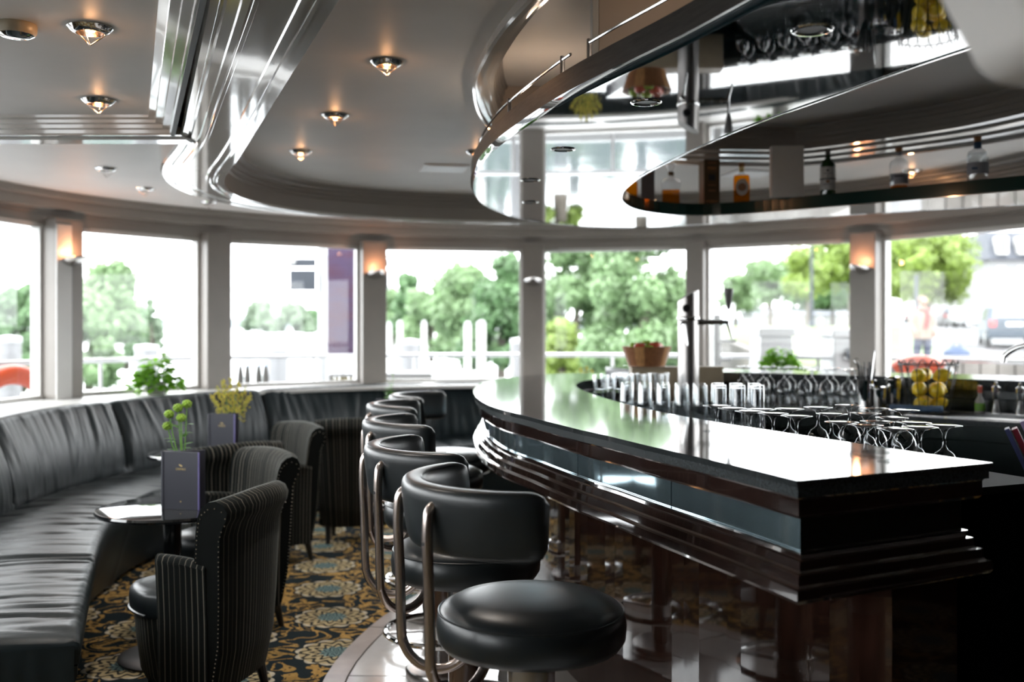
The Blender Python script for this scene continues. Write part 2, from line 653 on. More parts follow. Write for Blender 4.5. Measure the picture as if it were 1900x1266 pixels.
def make_velvet():
    m = bpy.data.materials.new('velvet_stripe')
    m.use_nodes = True
    MATS['velvet_stripe'] = m
    t = NT(m)
    b = t.n['Principled BSDF']
    b.inputs['Roughness'].default_value = 0.85
    b.inputs['Specular IOR Level'].default_value = 0.15
    b.inputs['Sheen Weight'].default_value = 0.14
    b.inputs['Sheen Roughness'].default_value = 0.4
    b.inputs['Sheen Tint'].default_value = (0.75, 0.8, 0.74, 1)
    uv = t.new('ShaderNodeUVMap')
    uv.uv_map = 'UVMap'
    sp = t.new('ShaderNodeSeparateXYZ')
    t.l.new(uv.outputs[0], sp.inputs[0])
    k = t.m('DIVIDE', sp.outputs[0], 0.021)
    cell = t.m('FLOOR', k)
    fr = t.m('FRACT', k)
    wn_ = t.new('ShaderNodeTexWhiteNoise', noise_dimensions='1D')
    t.l.new(cell, wn_.inputs['W'])
    lines = t.m('MULTIPLY', t.m('GREATER_THAN', fr, 0.82), t.m('MULTIPLY_ADD', wn_.outputs[0], 0.8, 0.2))
    fine = t.m('GREATER_THAN', t.m('FRACT', t.m('MULTIPLY', k, 3.0)), 0.6)
    base = t.mix(t.m('MULTIPLY', fine, 0.6), (0.003, 0.0045, 0.0045), (0.008, 0.011, 0.0105))
    col = t.mix(lines, base, (0.20, 0.185, 0.155))
    t.l.new(col, b.inputs['Base Color'])
    t.l.new(t.bump(t.m('ADD', fine, t.noise(t.coord('Object'), 500, 2)), 0.3, 0.0015), b.inputs['Normal'])


make_velvet()

# ------------------------------------------------------------------ room plan
WC = Vector((0.18, 5.53))        # centre of the round bow
WR = 3.58                        # window wall radius
SILL = 0.86
HEAD = 2.03
Z_PERIM = 2.25                   # ceiling along the windows
Z_BEAM = 2.12                    # underside of the lacquered beam
Z_MAIN = 2.31                    # main ceiling recess
Z_SIDE = 2.18                    # side ceiling recess
Z_DOME = 2.43                    # recess above the bar
XL, XR = WC.x - WR, WC.x + WR
YB = -2.2


def polar(r, deg):
    return Vector((WC.x + r * cos(radians(deg)), WC.y + r * sin(radians(deg))))


def arc(r, d0, d1, n):
    return [polar(r, d0 + (d1 - d0) * i / (n - 1)) for i in range(n)]


room = [Vector((XL, YB))] + arc(WR, 180, 0, 61) + [Vector((XR, YB))]

# floor ------------------------------------------------------------------
fl = MB().flat([(p.x, p.y) for p in [Vector((XL - .1, YB - .1))] + arc(WR + .1, 180, 0, 61) + [Vector((XR + .1, YB - .1))]], 0.0).build('floor', 'carpet')
tag(fl, kind='structure', label='dark carpet with gold scrolls and pale medallions')

pbr('tile_stone', (0.88, 0.88, 0.89), 0.10, spec=0.6, var=0.10, vscale=5, coat=0.4)
pbr('tile_border', (0.52, 0.47, 0.45), 0.16, spec=0.5, var=0.10, vscale=7)
pbr('tile_grout', (0.10, 0.09, 0.08), 0.8)
tile_out = spline([(0.62, 1.15), (0.05, 1.6), (-0.42, 2.4), (-0.64, 3.1), (-0.715, 3.88), (-0.65, 4.48), (-0.53, 4.94), (-0.33, 5.5), (-0.1, 6.1), (0.25, 6.8)], 40)
tf = MB().prism([(p.x, p.y) for p in tile_out + [Vector((0.9, 6.8)), Vector((1.2, 1.15))]], 0.0005, 0.006).build('floor_tiled', 'tile_grout')
tag(tf, kind='structure', label='pale polished stone tiles around the foot of the bar')
o1 = offset(tile_out, 0.002)
o2 = offset(tile_out, 0.085)
o3 = offset(tile_out, 0.092)
o4 = offset(tile_out, 0.36)
o5 = offset(tile_out, 0.367)
o6 = offset(tile_out, 0.66)
def tile_piece(A, B, i0, i1, mat, name):
    a = [p.copy() for p in A[i0:i1 + 1]]
    b = [p.copy() for p in B[i0:i1 + 1]]
    a[-1] = a[-1].lerp(a[-2], 0.06)
    b[-1] = b[-1].lerp(b[-2], 0.06)
    MB().prism([(p.x, p.y) for p in a + b[::-1]], 0.004, 0.012).build(name, mat, tf)
for k in range(0, 39, 6):
    tile_piece(o1, o2, k, min(k + 6, 39), 'tile_border', 'border_tile')
for k in range(0, 39, 4):
    tile_piece(o3, o4, k, min(k + 4, 39), 'tile_stone', 'tile')
    tile_piece(o5, o6, k, min(k + 4, 39), 'tile_stone', 'tile')

# lower walls, sill ledge --------------------------------------------------
lw_path = [Vector((XL, YB))] + arc(WR, 180, 0, 61) + [Vector((XR, YB))]
w = MB()
sweep(w, lw_path, [(0.0, 0.0), (0.0, SILL - .03), (-0.12, SILL - .03), (-0.12, 0.0)])
tag(w.build('wall_bow', 'trim_paint'), kind='structure', label='low painted wall curving round under the windows')
led = MB()
sweep(led, [Vector((XL, YB))] + arc(WR, 180, 0, 61) + [Vector((XR, 1.0))], [(-0.10, SILL - .03), (-0.10, SILL), (0.56, SILL), (0.56, SILL - .03)])
tag(led.build('trim_1', 'frame_white', bevel=0.006), kind='structure', label='wide white window ledge running behind the sofa')
# dark rear walls
tag(MB().box((0.18, YB - .06, 1.2), (2 * WR + .3, 0.12, 2.5)).build('wall_back', 'dark_wall'), kind='structure')
tag(MB().box((XL - .06, YB + .2, 1.2), (0.12, .4, 2.5)).build('wall_left', 'dark_wall'), kind='structure')
tag(MB().box((XR + .06, (YB + 3.8) / 2, 1.2), (0.12, 3.8 - YB, 2.5)).build('wall_right', 'dark_wall'), kind='structure')

# header above the windows
hd = MB()
hp = [Vector((XL, YB))] + arc(WR, 180, 0, 91) + [Vector((XR, YB))]
sweep(hd, hp, [(-0.12, HEAD), (0.03, HEAD), (0.03, 2.10), (0.045, 2.105), (0.045, 2.125), (0.10, 2.135), (0.10, 2.20), (0.14, 2.21), (0.14, 2.27), (-0.12, 2.27)])
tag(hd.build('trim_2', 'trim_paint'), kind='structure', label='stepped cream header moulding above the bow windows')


def hit_wall(px, r=WR):
    d = Vector(((px - 950.0) / FPX, 1.0))
    # |d*y - WC| = r
    a = d.dot(d)
    bq = -2 * d.dot(WC)
    c = WC.dot(WC) - r * r
    y = (-bq + sqrt(bq * bq - 4 * a * c)) / (2 * a)
    return d * y


def wall_angle(px):
    p = hit_wall(px) - WC
    return math.degrees(atan2(p.y, p.x))


pillar_px = [103, 392, 688, 988, 1295, 1615]
pillar_w = [0.235, 0.205, 0.21, 0.185, 0.155, 0.215]
pl = [(polar(WR - .03, wall_angle(px)), wall_angle(px), w_) for px, w_ in zip(pillar_px, pillar_w)]
la, ra = pl[0][1], pl[-1][1]
posts = [(Vector((XL + .03, y)), 180.0, 0.2) for y in (-1.7, -0.3, 1.1, 2.5, 3.9, 5.25)] + pl  # left windows beside and behind the camera are unseen, added for room light
posts += [(polar(WR - .03, ra - 27), ra - 27, 0.2)] + [(Vector((XR - .03, y)), 0.0, 0.2) for y in (5.1, 3.9)]
for i, (p, deg, wd) in enumerate(posts):
    a = radians(deg)
    M = Matrix.Translation((p.x, p.y, 0)) @ Matrix.Rotation(a, 4, 'Z')
    pm = MB().box((-0.02, 0, (SILL + HEAD) / 2 + .02), (0.16, wd, HEAD - SILL + .04), M).build('trim_%d' % (i + 3), 'pillar_paint', bevel=0.006)
    tag(pm, kind='structure', label='painted pillar between two bow windows')
    for s in (-1, 1):
        MB().box((0.06, s * (wd / 2 + .012), (SILL + HEAD) / 2), (0.09, 0.024, HEAD - SILL), M).build('window_post', 'frame_white', pm, bevel=0.004)
    if i == 6:
        MB().box((-0.045, 0.052, (SILL + HEAD) / 2), (0.13, 0.128, HEAD - SILL), M).build('white_face', 'frame_white', pm, bevel=0.004)
# window panes
for i in range(len(posts) - 1):
    p, q = posts[i], posts[i + 1]
    A = p[0] + Vector((cos(radians(p[1])), sin(radians(p[1])))) * 0.07
    B = q[0] + Vector((cos(radians(q[1])), sin(radians(q[1])))) * 0.07
    d = B - A
    wn_name = 'window_%d' % (i + 1)
    fr = MB()
    mid = (A + B) / 2
    ang = atan2(d.y, d.x)
    fr.box((mid.x, mid.y, SILL + .012), (d.length, 0.06, 0.03), rz=ang)
    fr.box((mid.x, mid.y, HEAD - .008), (d.length, 0.06, 0.03), rz=ang)
    fo = fr.build(wn_name, 'frame_white')
    tag(fo, kind='structure')
    pn = MB()
    pn.add([(A.x, A.y, SILL), (B.x, B.y, SILL), (B.x, B.y, HEAD), (A.x, A.y, HEAD)], [(0, 1, 2, 3)])
    pn.build('pane', 'window_glass', fo)

# ------------------------------------------------------------------ ceiling
rec_pts = [(0.25, 0.65), (-0.41, 2.42), (-0.85, 3.61), (-1.25, 4.69), (-1.49, 5.32), (-1.60, 5.75), (-1.62, 6.2), (-1.51, 6.66), (-1.28, 7.03),
           (-0.7, 7.42), (0.04, 7.60), (0.9, 7.60), (1.6, 7.38), (2.2, 6.95), (2.62, 6.4), (2.87, 5.8), (3.0, 5.0), (2.95, 3.5), (2.3, 1.5), (1.2, 0.45)]
bm_pts = [(-0.02, 0.5), (-0.72, 2.42), (-1.11, 3.5), (-1.42, 4.35), (-1.69, 4.93), (-1.83, 5.35), (-1.90, 5.75), (-1.89, 6.15), (-1.81, 6.5), (-1.62, 6.87),
          (-1.14, 7.34), (-0.62, 7.60), (0.04, 7.75), (0.95, 7.75), (1.70, 7.52), (2.32, 7.06), (2.75, 6.48), (3.02, 5.85), (3.16, 5.0), (3.1, 3.5), (2.4, 1.35), (1.2, 0.2)]
NR = 160
rec = spline(rec_pts, NR, True)
# pair the beam's outer edge with the recess edge by nearest direction from a centre
bo_dense = spline(bm_pts, 800, True)


def pair(P, Q):
    """for every point of P the point of dense loop Q that lies along P's outward normal"""
    O = offset(P, 1.0, True)
    out = []
    for p, o in zip(P, O):
        n = (p - o).normalized()
        best = min(Q, key=lambda q: (q - p).length - 0.9 * (q - p).dot(n))
        out.append(best.copy())
    return out


area = sum(rec[i].x * rec[(i + 1) % NR].y - rec[(i + 1) % NR].x * rec[i].y for i in range(NR))
if area > 0:                      # make the loop clockwise so that 'right' is inside
    rec = rec[::-1]
beam_out = pair(rec, bo_dense)
for _ in range(3):
    beam_out = [(beam_out[i - 1] + beam_out[i] * 2 + beam_out[(i + 1) % NR]) / 4 for i in range(NR)]

ceil_loop = [(p.x, p.y) for p in [Vector((XL, YB))] + arc(WR, 180, 0, 61) + [Vector((XR, YB))]]
hole = [p.lerp(q, 0.5) for p, q in zip(rec, beam_out)]
# one ceiling sheet along the windows with openings for the recesses
cm = MB().flat(ceil_loop, Z_PERIM, holes=[[(p.x, p.y) for p in hole]]).build('ceiling', 'ceiling_paint', recalc=False)
tag(cm, kind='structure', label='grey painted ceiling strip along the windows')
# lacquered beam with raised beads
ring = lambda P, i: P[i % NR]
bmb = MB()
prof = [(-0.02, Z_PERIM), (0.0, Z_BEAM + .015), (0.03, Z_BEAM + .004), (0.10, Z_BEAM + .004), (0.12, Z_BEAM + .012), (0.14, Z_BEAM + .012), (0.16, Z_BEAM + .003),
        (0.26, Z_BEAM + .003), (0.27, Z_BEAM - .006), (0.33, Z_BEAM - .006), (0.34, Z_BEAM + .002), (0.36, Z_BEAM - .003), (0.40, Z_BEAM - .003), (0.41, Z_BEAM + .002),
        (0.70, Z_BEAM + .002), (0.71, Z_BEAM - .006), (0.76, Z_BEAM - .006), (0.77, Z_BEAM + .002), (0.82, Z_BEAM + .002), (0.83, Z_BEAM - .004), (0.87, Z_BEAM - .004), (0.88, Z_BEAM + .001), (1.0, Z_BEAM), (1.0, Z_BEAM + .012)]
rings = [[(*(beam_out[i].lerp(rec[i], t)), z) for t, z in prof] for i in range(NR)]
bmb.loft(rings, closed_ring=False, closed_path=True, caps=False)
bmb.build('beam', 'ceiling_lacquer', cm, smooth=True, angle=20)
# fascia and stepped cornice inside the beam, rising to the main recess
cor = MB()
sweep(cor, rec, [(0.0, Z_BEAM + .01), (0.002, Z_BEAM + .10), (0.012, Z_BEAM + .105), (0.012, Z_BEAM + .125), (0.03, Z_BEAM + .13), (0.03, Z_BEAM + .15), (0.05, Z_BEAM + .155), (0.055, Z_BEAM + .172), (0.085, Z_BEAM + .178), (0.09, Z_MAIN)], closed=True, closed_prof=False)
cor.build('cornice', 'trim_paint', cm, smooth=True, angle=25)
# dome loop above the bar
dome = spline([(0.35, 2.1), (0.02, 3.01), (-0.13, 3.75), (-0.157, 4.15), (-0.14, 4.6), (-0.07, 5.0), (0.12, 5.4), (0.5, 5.72), (0.9, 5.88), (1.3, 5.96), (1.72, 5.93),
               (2.15, 5.55), (2.53, 5.07), (2.75, 4.4), (2.75, 3.5), (2.5, 2.5), (1.9, 1.7), (1.0, 1.5)], 140, True)
area = sum(dome[i].x * dome[(i + 1) % 140].y - dome[(i + 1) % 140].x * dome[i].y for i in range(140))
if area > 0:
    dome = dome[::-1]
mp = MB().flat([(p.x, p.y) for p in offset(rec, 0.085, True)], Z_MAIN, holes=[[(p.x, p.y) for p in offset(dome, 0.05, True)]])
mp.build('main_panel', 'ceiling_paint', cm, recalc=False)
def sstep(a_, b_, x):
    t = max(0.0, min(1.0, (x - a_) / (b_ - a_)))
    return t * t * (3 - 2 * t)


dn = offset(dome, 1.0, True)
wring = [0.085 + 0.30 * sstep(0.3, 1.2, p.x) * sstep(3.2, 4.6, p.y) for p in dome]
dome_in = [p + (q - p).normalized() * w_ for p, q, w_ in zip(dome, dn, wring)]
dr = MB()
prof = [(0.0, Z_MAIN), (0.0, Z_MAIN - .030), (0.12, Z_MAIN - .034), (0.14, Z_MAIN - .022), (0.16, Z_MAIN - .022), (0.45, Z_MAIN - .022), (0.47, Z_MAIN - .012), (0.50, Z_MAIN - .012), (0.75, Z_MAIN - .010), (0.78, Z_MAIN), (1.0, Z_MAIN)]
dr.loft([[(*(dome[i].lerp(dome_in[i], t)), z) for t, z in prof] for i in range(140)], closed_ring=False, closed_path=True, caps=False)
dr.build('dome_ring', 'ceiling_lacquer', cm, smooth=True, angle=20)
dc = MB()
steps = [(0.0, Z_MAIN)]
for k in range(4):
    steps += [(.007 * k, Z_MAIN + .026 * (k + 1)), (.007 * (k + 1), Z_MAIN + .026 * (k + 1) + .002)]
steps.append((0.034, Z_DOME))
sweep(dc, dome_in, steps, closed=True, closed_prof=False)
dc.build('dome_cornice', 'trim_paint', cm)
dpn = MB().flat([(p.x, p.y) for p in offset(dome_in, 0.03, True)], Z_DOME)
dpn.build('dome_panel', 'ceiling_paint', cm, recalc=False)
# side recess at the left with stepped frame and cross beam
sr = [Vector(p) for p in [(-3.2, 4.12), (-1.36, 4.12), (-0.16, 0.9), (-3.2, 0.9)]]
sd = MB()
sweep(sd, sr, [(0.0, Z_BEAM), (0.018, Z_BEAM + .002), (0.02, Z_BEAM + .016), (0.045, Z_BEAM + .018), (0.047, Z_BEAM + .032), (0.072, Z_BEAM + .034), (0.074, Z_BEAM + .046), (0.098, Z_BEAM + .05), (0.10, Z_SIDE)], closed=True, closed_prof=False)
sd.build('side_cornice', 'ceiling_lacquer', cm)
MB().flat([(p.x, p.y) for p in offset(sr, 0.09, True)], Z_SIDE).build('side_panel', 'ceiling_paint', cm, recalc=False)
cb = MB()
crossp = [Vector((-3.35, 4.22)), Vector((-1.33, 4.22))]
sweep(cb, crossp, [(0.11, Z_BEAM + .03), (0.11, Z_BEAM - .004), (0.06, Z_BEAM - .004), (0.05, Z_BEAM - .012), (-0.03, Z_BEAM - .012), (-0.04, Z_BEAM - .004), (-0.09, Z_BEAM - .004), (-0.09, Z_PERIM)])
cb.build('cross_beam', 'ceiling_lacquer', cm)
MB().box((-3.28, 2.5, 2.18), (0.22, 3.5, 0.14)).build('side_beam', 'ceiling_lacquer', cm)
# dark joint running along the beam
jm = MB()
sweep(jm, [Vector((-0.16, 0.9)), Vector((-1.36, 4.12))], [(-0.012, Z_BEAM - .006), (0.004, Z_BEAM - .006), (0.004, Z_BEAM + .02), (-0.012, Z_BEAM + .02)])
jm.build('shadow_joint', 'rubber_black', cm)
# upper deck slab closing the room from above
tag(MB().box((0.18, 3.4, 2.60), (2 * WR + .6, 11.9, 0.12)).build('ceiling_deck', 'dark_wall'), kind='structure')

# ------------------------------------------------------------------ bar counter
BAR_Z = 1.04
bar_A = Vector((0.57, 2.046))
bar_B = Vector((1.09, 2.32))
outer_pts = [(0.57, 2.046), (0.48, 2.31), (0.346, 2.666), (0.26, 2.914), (0.208, 3.04), (0.105, 3.35), (0.052, 3.52), (-0.033, 3.76), (-0.092, 4.0), (-0.150, 4.39), (-0.178, 4.75),
             (-0.187, 5.05), (-0.172, 5.5), (-0.105, 5.89), (0.05, 6.30), (0.28, 6.63), (0.60, 6.78), (0.95, 6.68), (1.3, 6.48), (2.07, 6.04), (2.8, 5.52), (3.15, 5.2)]
inner_pts = [(1.09, 2.32), (0.958, 2.6), (0.755, 3.08), (0.677, 3.255), (0.54, 3.68), (0.427, 4.21), (0.345, 4.87), (0.335, 5.35), (0.42, 5.82), (0.62, 6.10), (0.92, 6.14), (1.35, 5.93), (1.89, 5.55), (2.5, 5.0), (2.8, 4.72)]
b_out = spline(outer_pts, 110)
b_in = spline(inner_pts, 110)
bar = thing('bar_counter', 'long curved bar with polished dark granite top and glossy wood mouldings', 'bar', (0.4, 4.5, 0))
bar_loc = Vector((0.4, 4.5, 0))


def part(mb, name, mat, parent, **kw):
    """mesh given in world coordinates, parented to a thing (identity rotation)"""
    o = mb.build(name, mat, **kw)
    o.parent = parent
    o.matrix_parent_inverse = Matrix.Translation(-Vector(parent.location))
    return o


full = [b_in[4], b_in[2], bar_B] + b_out            # end face first, then along the guests' side
top_poly = [(p.x, p.y) for p in b_out] + [(p.x, p.y) for p in b_in[::-1]]
iT = max(range(110), key=lambda i: b_out[i].y)
jT = max(range(110), key=lambda i: b_in[i].y)
rear_poly = [(p.x, p.y) for p in b_out[iT:]] + [(p.x, p.y) for p in b_in[jT:][::-1]]
mb = MB().prism(top_poly, BAR_Z - .014, BAR_Z)
part(mb, 'countertop', 'granite', bar, bevel=0.003)
part(MB().prism(rear_poly, BAR_Z, BAR_Z + .04), 'rear_countertop', 'granite', bar, bevel=0.003)
mb = MB()
sweep(mb, full, [(0.006, 1.004), (0.006, BAR_Z - .014), (0.05, BAR_Z - .014), (0.05, 1.004)])
part(mb, 'counter_edge', 'granite_edge', bar)
mb = MB()
sweep(mb, full, [(0.022, .958), (0.016, 0.965), (0.016, 0.998), (0.012, 1.004), (0.09, 1.004), (0.09, 0.958)])
part(mb, 'wood_band', 'wood_skirt', bar, smooth=True, angle=30)
# mirror panels set behind the band, one piece after another
mir = offset(full, 0.046)
back = offset(full, 0.06)
cuts = [0, 2, 3] + list(range(11, 113, 8))
cuts = [c for c in cuts if c <= 112]
for a, b in zip(cuts[:-1], cuts[1:]):
    P = [p.copy() for p in mir[a:b + 1]]
    Q = [p.copy() for p in back[a:b + 1]]
    if len(P) > 1:
        d0 = (P[1] - P[0]).normalized() * 0.003
        d1 = (P[-1] - P[-2]).normalized() * 0.003
        P[0] += d0; Q[0] += d0; P[-1] -= d1; Q[-1] -= d1
    rings = [[(p.x, p.y, .874), (p.x, p.y, .960), (q.x, q.y, .960), (q.x, q.y, .874)] for p, q in zip(P, Q)]
    part(MB().loft(rings), 'mirror_panel', 'mirror_smoke' if a <= 2 else 'mirror_teal', bar, smooth=True, angle=40)
mb = MB()
sweep(mb, full, [(0.10, .79), (0.10, .88), (0.042, .88), (0.040, .870), (0.030, .868), (0.028, .850), (0.024, .846), (0.016, .844), (0.014, .824), (0.010, .820), (0.002, .818), (0.0, .798), (0.004, .79)])
part(mb, 'skirt_moulding', 'wood_skirt', bar, smooth=True, angle=25)
mb = MB()
sweep(mb, full, [(0.038, .8795), (0.043, .8795), (0.043, .884), (0.038, .884)])
part(mb, 'metal_strip', 'chrome', bar)
ux = (bar_B - bar_A).normalized()
uy = Vector((-ux.y, ux.x))
front_in = offset(b_out, 0.30)
C = bar_A + ux * 0.355 + uy * 0.08
bend = bar_B + uy * 0.08 - ux * 0.02
base_front = [bend, C] + [p for p in front_in if (p - C).dot(uy) > 0.12]
mb = MB()
sweep(mb, base_front, [(0.0, 0.0), (0.0, .795), (0.02, .795), (0.02, 0.0)])
part(mb, 'base_panel', 'wood_gloss', bar)
mb = MB().prism(top_poly, .86, .958)
inner_all = offset(b_in, 0.0)
# closing board under the counter
und = [(p.x, p.y) for p in offset(b_out, 0.08)] + [(p.x, p.y) for p in offset(b_in, -0.02)[::-1]]
part(MB().prism(und, .795, .80), 'soffit_board', 'wood_skirt', bar)
# inner wall of the bar, seen over the counter on the far side
mb = MB()
sweep(mb, b_in[6:], [(-0.03, 0.0), (-0.03, 1.026), (-0.012, 1.026), (-0.012, .985), (0.0, .98), (0.0, .93), (-0.012, .925), (-0.012, 0.0)])
part(mb, 'inner_panel', 'bar_dark', bar, smooth=True, angle=30)
mb = MB()
sweep(mb, [bar_B, bend], [(0, 0), (0, 1.0), (0.02, 1.0), (0.02, 0)])

# glass shelf along the inside for clean glasses
SHELF_Z = 0.92
sh_in = offset(b_in, 0.58)
shf = thing('glass_rack', 'dark shelf inside the bar holding upturned clean glasses', 'shelf', (0.9, 4.0, 0))
n0 = 66
n0 = 54
mb = MB().prism([(p.x, p.y) for p in b_in[5:n0]] + [(p.x, p.y) for p in sh_in[5:n0][::-1]], SHELF_Z - .02, SHELF_Z)
part(mb, 'board', 'shelf_matt', shf)
mb = MB()
sweep(mb, sh_in[5:44], [(0, 0.02), (0, SHELF_Z - .02), (-0.02, SHELF_Z - .02), (-0.02, 0.02)])
part(mb, 'front_panel', 'bar_dark', shf)
tipb = b_in[53:79]
part(MB().prism([(p.x, p.y) for p in tipb], SHELF_Z - .02, SHELF_Z), 'bend_board', 'shelf_matt', shf)

# working counter on the far side with a steel sink
WORK_Z = 0.92
wt = thing('bar_worktop', 'dark back worktop behind the bar with steel sink', 'worktop', (2.0, 6.2, 0))
w_in = offset(b_in, 0.52)
i0, i1 = 79, 109
sink_c = Vector((2.60, 5.98))
sdir = (b_in[104] - b_in[92]).normalized()
sn = Vector((sdir.y, -sdir.x))
sq = lambda cx, hx, hy: [(cx + sdir * a * hx + sn * b * hy) for a, b in ((-1, -1), (1, -1), (1, 1), (-1, 1))]
sink_c = b_in[100] + sn * 0.27
hole_s = sq(sink_c, 0.26, 0.17)
outline = [(p.x, p.y) for p in b_in[i0:i1]] + [(p.x, p.y) for p in w_in[i0:i1][::-1]]
mb = MB().prism(outline, WORK_Z - .025, WORK_Z, holes=[[(p.x, p.y) for p in hole_s]])
part(mb, 'board', 'granite_edge', wt)
mb = MB()
sweep(mb, offset(w_in, -0.02)[i0:i1], [(0, 0.0), (0, .50), (0.008, .505), (0.008, .64), (0.0, .645), (0.0, WORK_Z - .10), (0.012, WORK_Z - .095), (0.012, WORK_Z - .025), (-0.02, WORK_Z - .025), (-0.02, 0.0)])
part(mb, 'front_panel', 'bar_dark', wt, smooth=True, angle=30)
mb = MB()
rim = sq(sink_c, 0.272, 0.182)
bot = sq(sink_c, 0.23, 0.14)
R3 = lambda L, z: [(p.x, p.y, z) for p in L]
mb.loft([R3(rim, WORK_Z + .001), R3(rim, WORK_Z + .004), R3(hole_s, WORK_Z + .004), R3(hole_s, WORK_Z - .02), R3(bot, WORK_Z - .15)], caps=False)
mb.add(R3(bot, WORK_Z - .15), [(0, 1, 2, 3)])
part(mb, 'sink', 'steel', wt, smooth=True, angle=30)
# raised tan board on the far curve of the bar
tb = thing('tan_riser', 'tan wooden riser on the far bend of the bar, under the fruit bowl', 'riser', (0.95, 5.91, SHELF_Z))
p0, p1 = at_y(1172, 690, 5.85), at_y(1342, 690, 5.85)
part(MB().box(((p0.x + p1.x) / 2, 5.91, SHELF_Z + .094), (p1.x - p0.x, 0.12, 0.188)), 'box', 'tan_board', tb, bevel=0.004)
part(MB().box(((p0.x + p1.x) / 2, 5.91, SHELF_Z + .192), (p1.x - p0.x + .01, 0.13, 0.008)), 'top_board', 'tan_board', tb, bevel=0.003)

# ------------------------------------------------------------------ bar canopy
CAN_Z = 1.97
CK = (CAN_Z - EYE) / 0.71        # plan scale that keeps the outline with this height
can_out_pts = [(0.78, 1.72), (0.615, 2.12), (0.43, 2.62), (0.27, 3.0), (0.135, 3.37), (-0.03, 3.97), (-0.116, 4.42), (-0.167, 4.82), (-0.191, 5.19), (-0.193, 5.55), (-0.144, 6.08), (0.035, 6.72), (0.26, 7.08),
               (0.60, 7.32), (0.97, 7.36), (1.35, 7.16), (1.71, 6.88), (2.35, 6.42), (3.0, 6.0), (3.3, 5.75)]
can_in_pts = [(1.42, 2.05), (1.155, 2.645), (1.008, 3.10), (0.835, 3.656), (0.717, 4.2), (0.62, 4.76), (0.585, 5.2), (0.588, 5.5), (0.63, 5.84), (0.74, 6.19), (0.93, 6.45), (1.18, 6.58), (1.47, 6.46), (1.96, 6.03), (2.67, 5.34), (3.0, 5.0)]
c_out = [p * CK for p in spline(can_out_pts, 130)]
c_in = [p * CK for p in spline(can_in_pts, 130)]
can = thing('bar_canopy', 'hanging curved canopy over the bar with black mirror underside and wood rim', 'canopy', (0.4, 4.5, CAN_Z))
SLAB = 0.066
cpoly = [(p.x, p.y) for p in c_out] + [(p.x, p.y) for p in c_in[::-1]]
part(MB().prism(cpoly, CAN_Z, CAN_Z + SLAB), 'slab', 'canopy_lacquer', can)
mb = MB()
sweep(mb, c_out, [(-0.002, CAN_Z + .018), (-0.014, CAN_Z + .022), (-0.014, CAN_Z + .082), (0.03, CAN_Z + .082), (0.03, CAN_Z + .018)])
part(mb, 'rim', 'wood_rim', can, smooth=True, angle=30)
mb = MB()
sweep(mb, c_out, [(-0.004, CAN_Z - .002), (-0.010, CAN_Z + .006), (-0.017, CAN_Z + .020), (-0.013, CAN_Z + .024), (0.004, CAN_Z + .024), (0.004, CAN_Z - .002)])
part(mb, 'rim_strip', 'canopy_lacquer', can, smooth=True, angle=30)
mb = MB()
sweep(mb, c_in, [(0.004, CAN_Z - .002), (0.004, CAN_Z + SLAB), (-0.004, CAN_Z + SLAB), (-0.004, CAN_Z - .002)])
part(mb, 'glass_lip', 'glass_edge', can)
mb = MB()
sweep(mb, c_in, [(0.005, CAN_Z - .003), (0.005, CAN_Z + .001), (-0.002, CAN_Z + .001), (-0.002, CAN_Z - .003)])
part(mb, 'edge_strip', 'chrome', can)
# gallery rail on the rim
rail_p = offset(c_out, 0.012)
def rail(i0, i1, ends):
    P = [(p.x, p.y, CAN_Z + .135) for p in rail_p[i0:i1]]
    part(MB().tube(P, 0.0045, 8), 'gallery_rail', 'chrome', can, smooth=True)
    for e in ends:
        p = rail_p[e]
        part(MB().tube([(p.x, p.y, CAN_Z + .08), (p.x, p.y, CAN_Z + .145)], 0.007, 8), 'rail_post', 'steel', can, smooth=True)
rail(2, 22, (2, 12, 21))
rail(23, 66, (24, 33, 45, 58, 65))
# recessed downlights in the underside
dl = [at_z(1507, 55, CAN_Z), at_z(1199, 190, CAN_Z), at_z(1045, 277, CAN_Z), at_z(984, 334, CAN_Z), at_z(984, 375, CAN_Z)]
for p in dl:
    M = Matrix.Translation((p.x, p.y, CAN_Z))
    o = part(MB().lathe([(0.030, 0.0), (0.036, -0.004), (0.042, -0.003), (0.045, 0.001)], 28, M), 'downlight_ring', 'chrome', can, smooth=True)
    part(MB().lathe([(0.0001, -.0008), (0.030, -.0008)], 24, M), 'downlight_lens', 'grey_plastic', can)
# supports between canopy and ceiling
def pole_box(px0, px1, y, mat, name, z0=CAN_Z + SLAB, z1=Z_MAIN, depth=0.1):
    x0, x1 = (px0 - 950) / FPX * y, (px1 - 950) / FPX * y
    return part(MB().box(((x0 + x1) / 2, y + depth / 2, (z0 + z1) / 2), (x1 - x0, depth, z1 - z0)), name, mat, can, bevel=0.003)
pole_box(1432, 1492, 5.45, 'bulkhead_paint', 'support_post', depth=0.05, z1=Z_MAIN)
pole_box(912, 1102, 4.61, 'panel_tan', 'support_wall', depth=0.08, z0=CAN_Z + SLAB, z1=Z_DOME)
pole_box(1111, 1290, 3.0, 'panel_tan', 'support_wall', depth=0.08, z0=CAN_Z + SLAB, z1=Z_DOME)
pole_box(1099, 1111, 3.0, 'frame_white', 'support_strip', depth=0.08, z0=CAN_Z + SLAB, z1=Z_DOME)

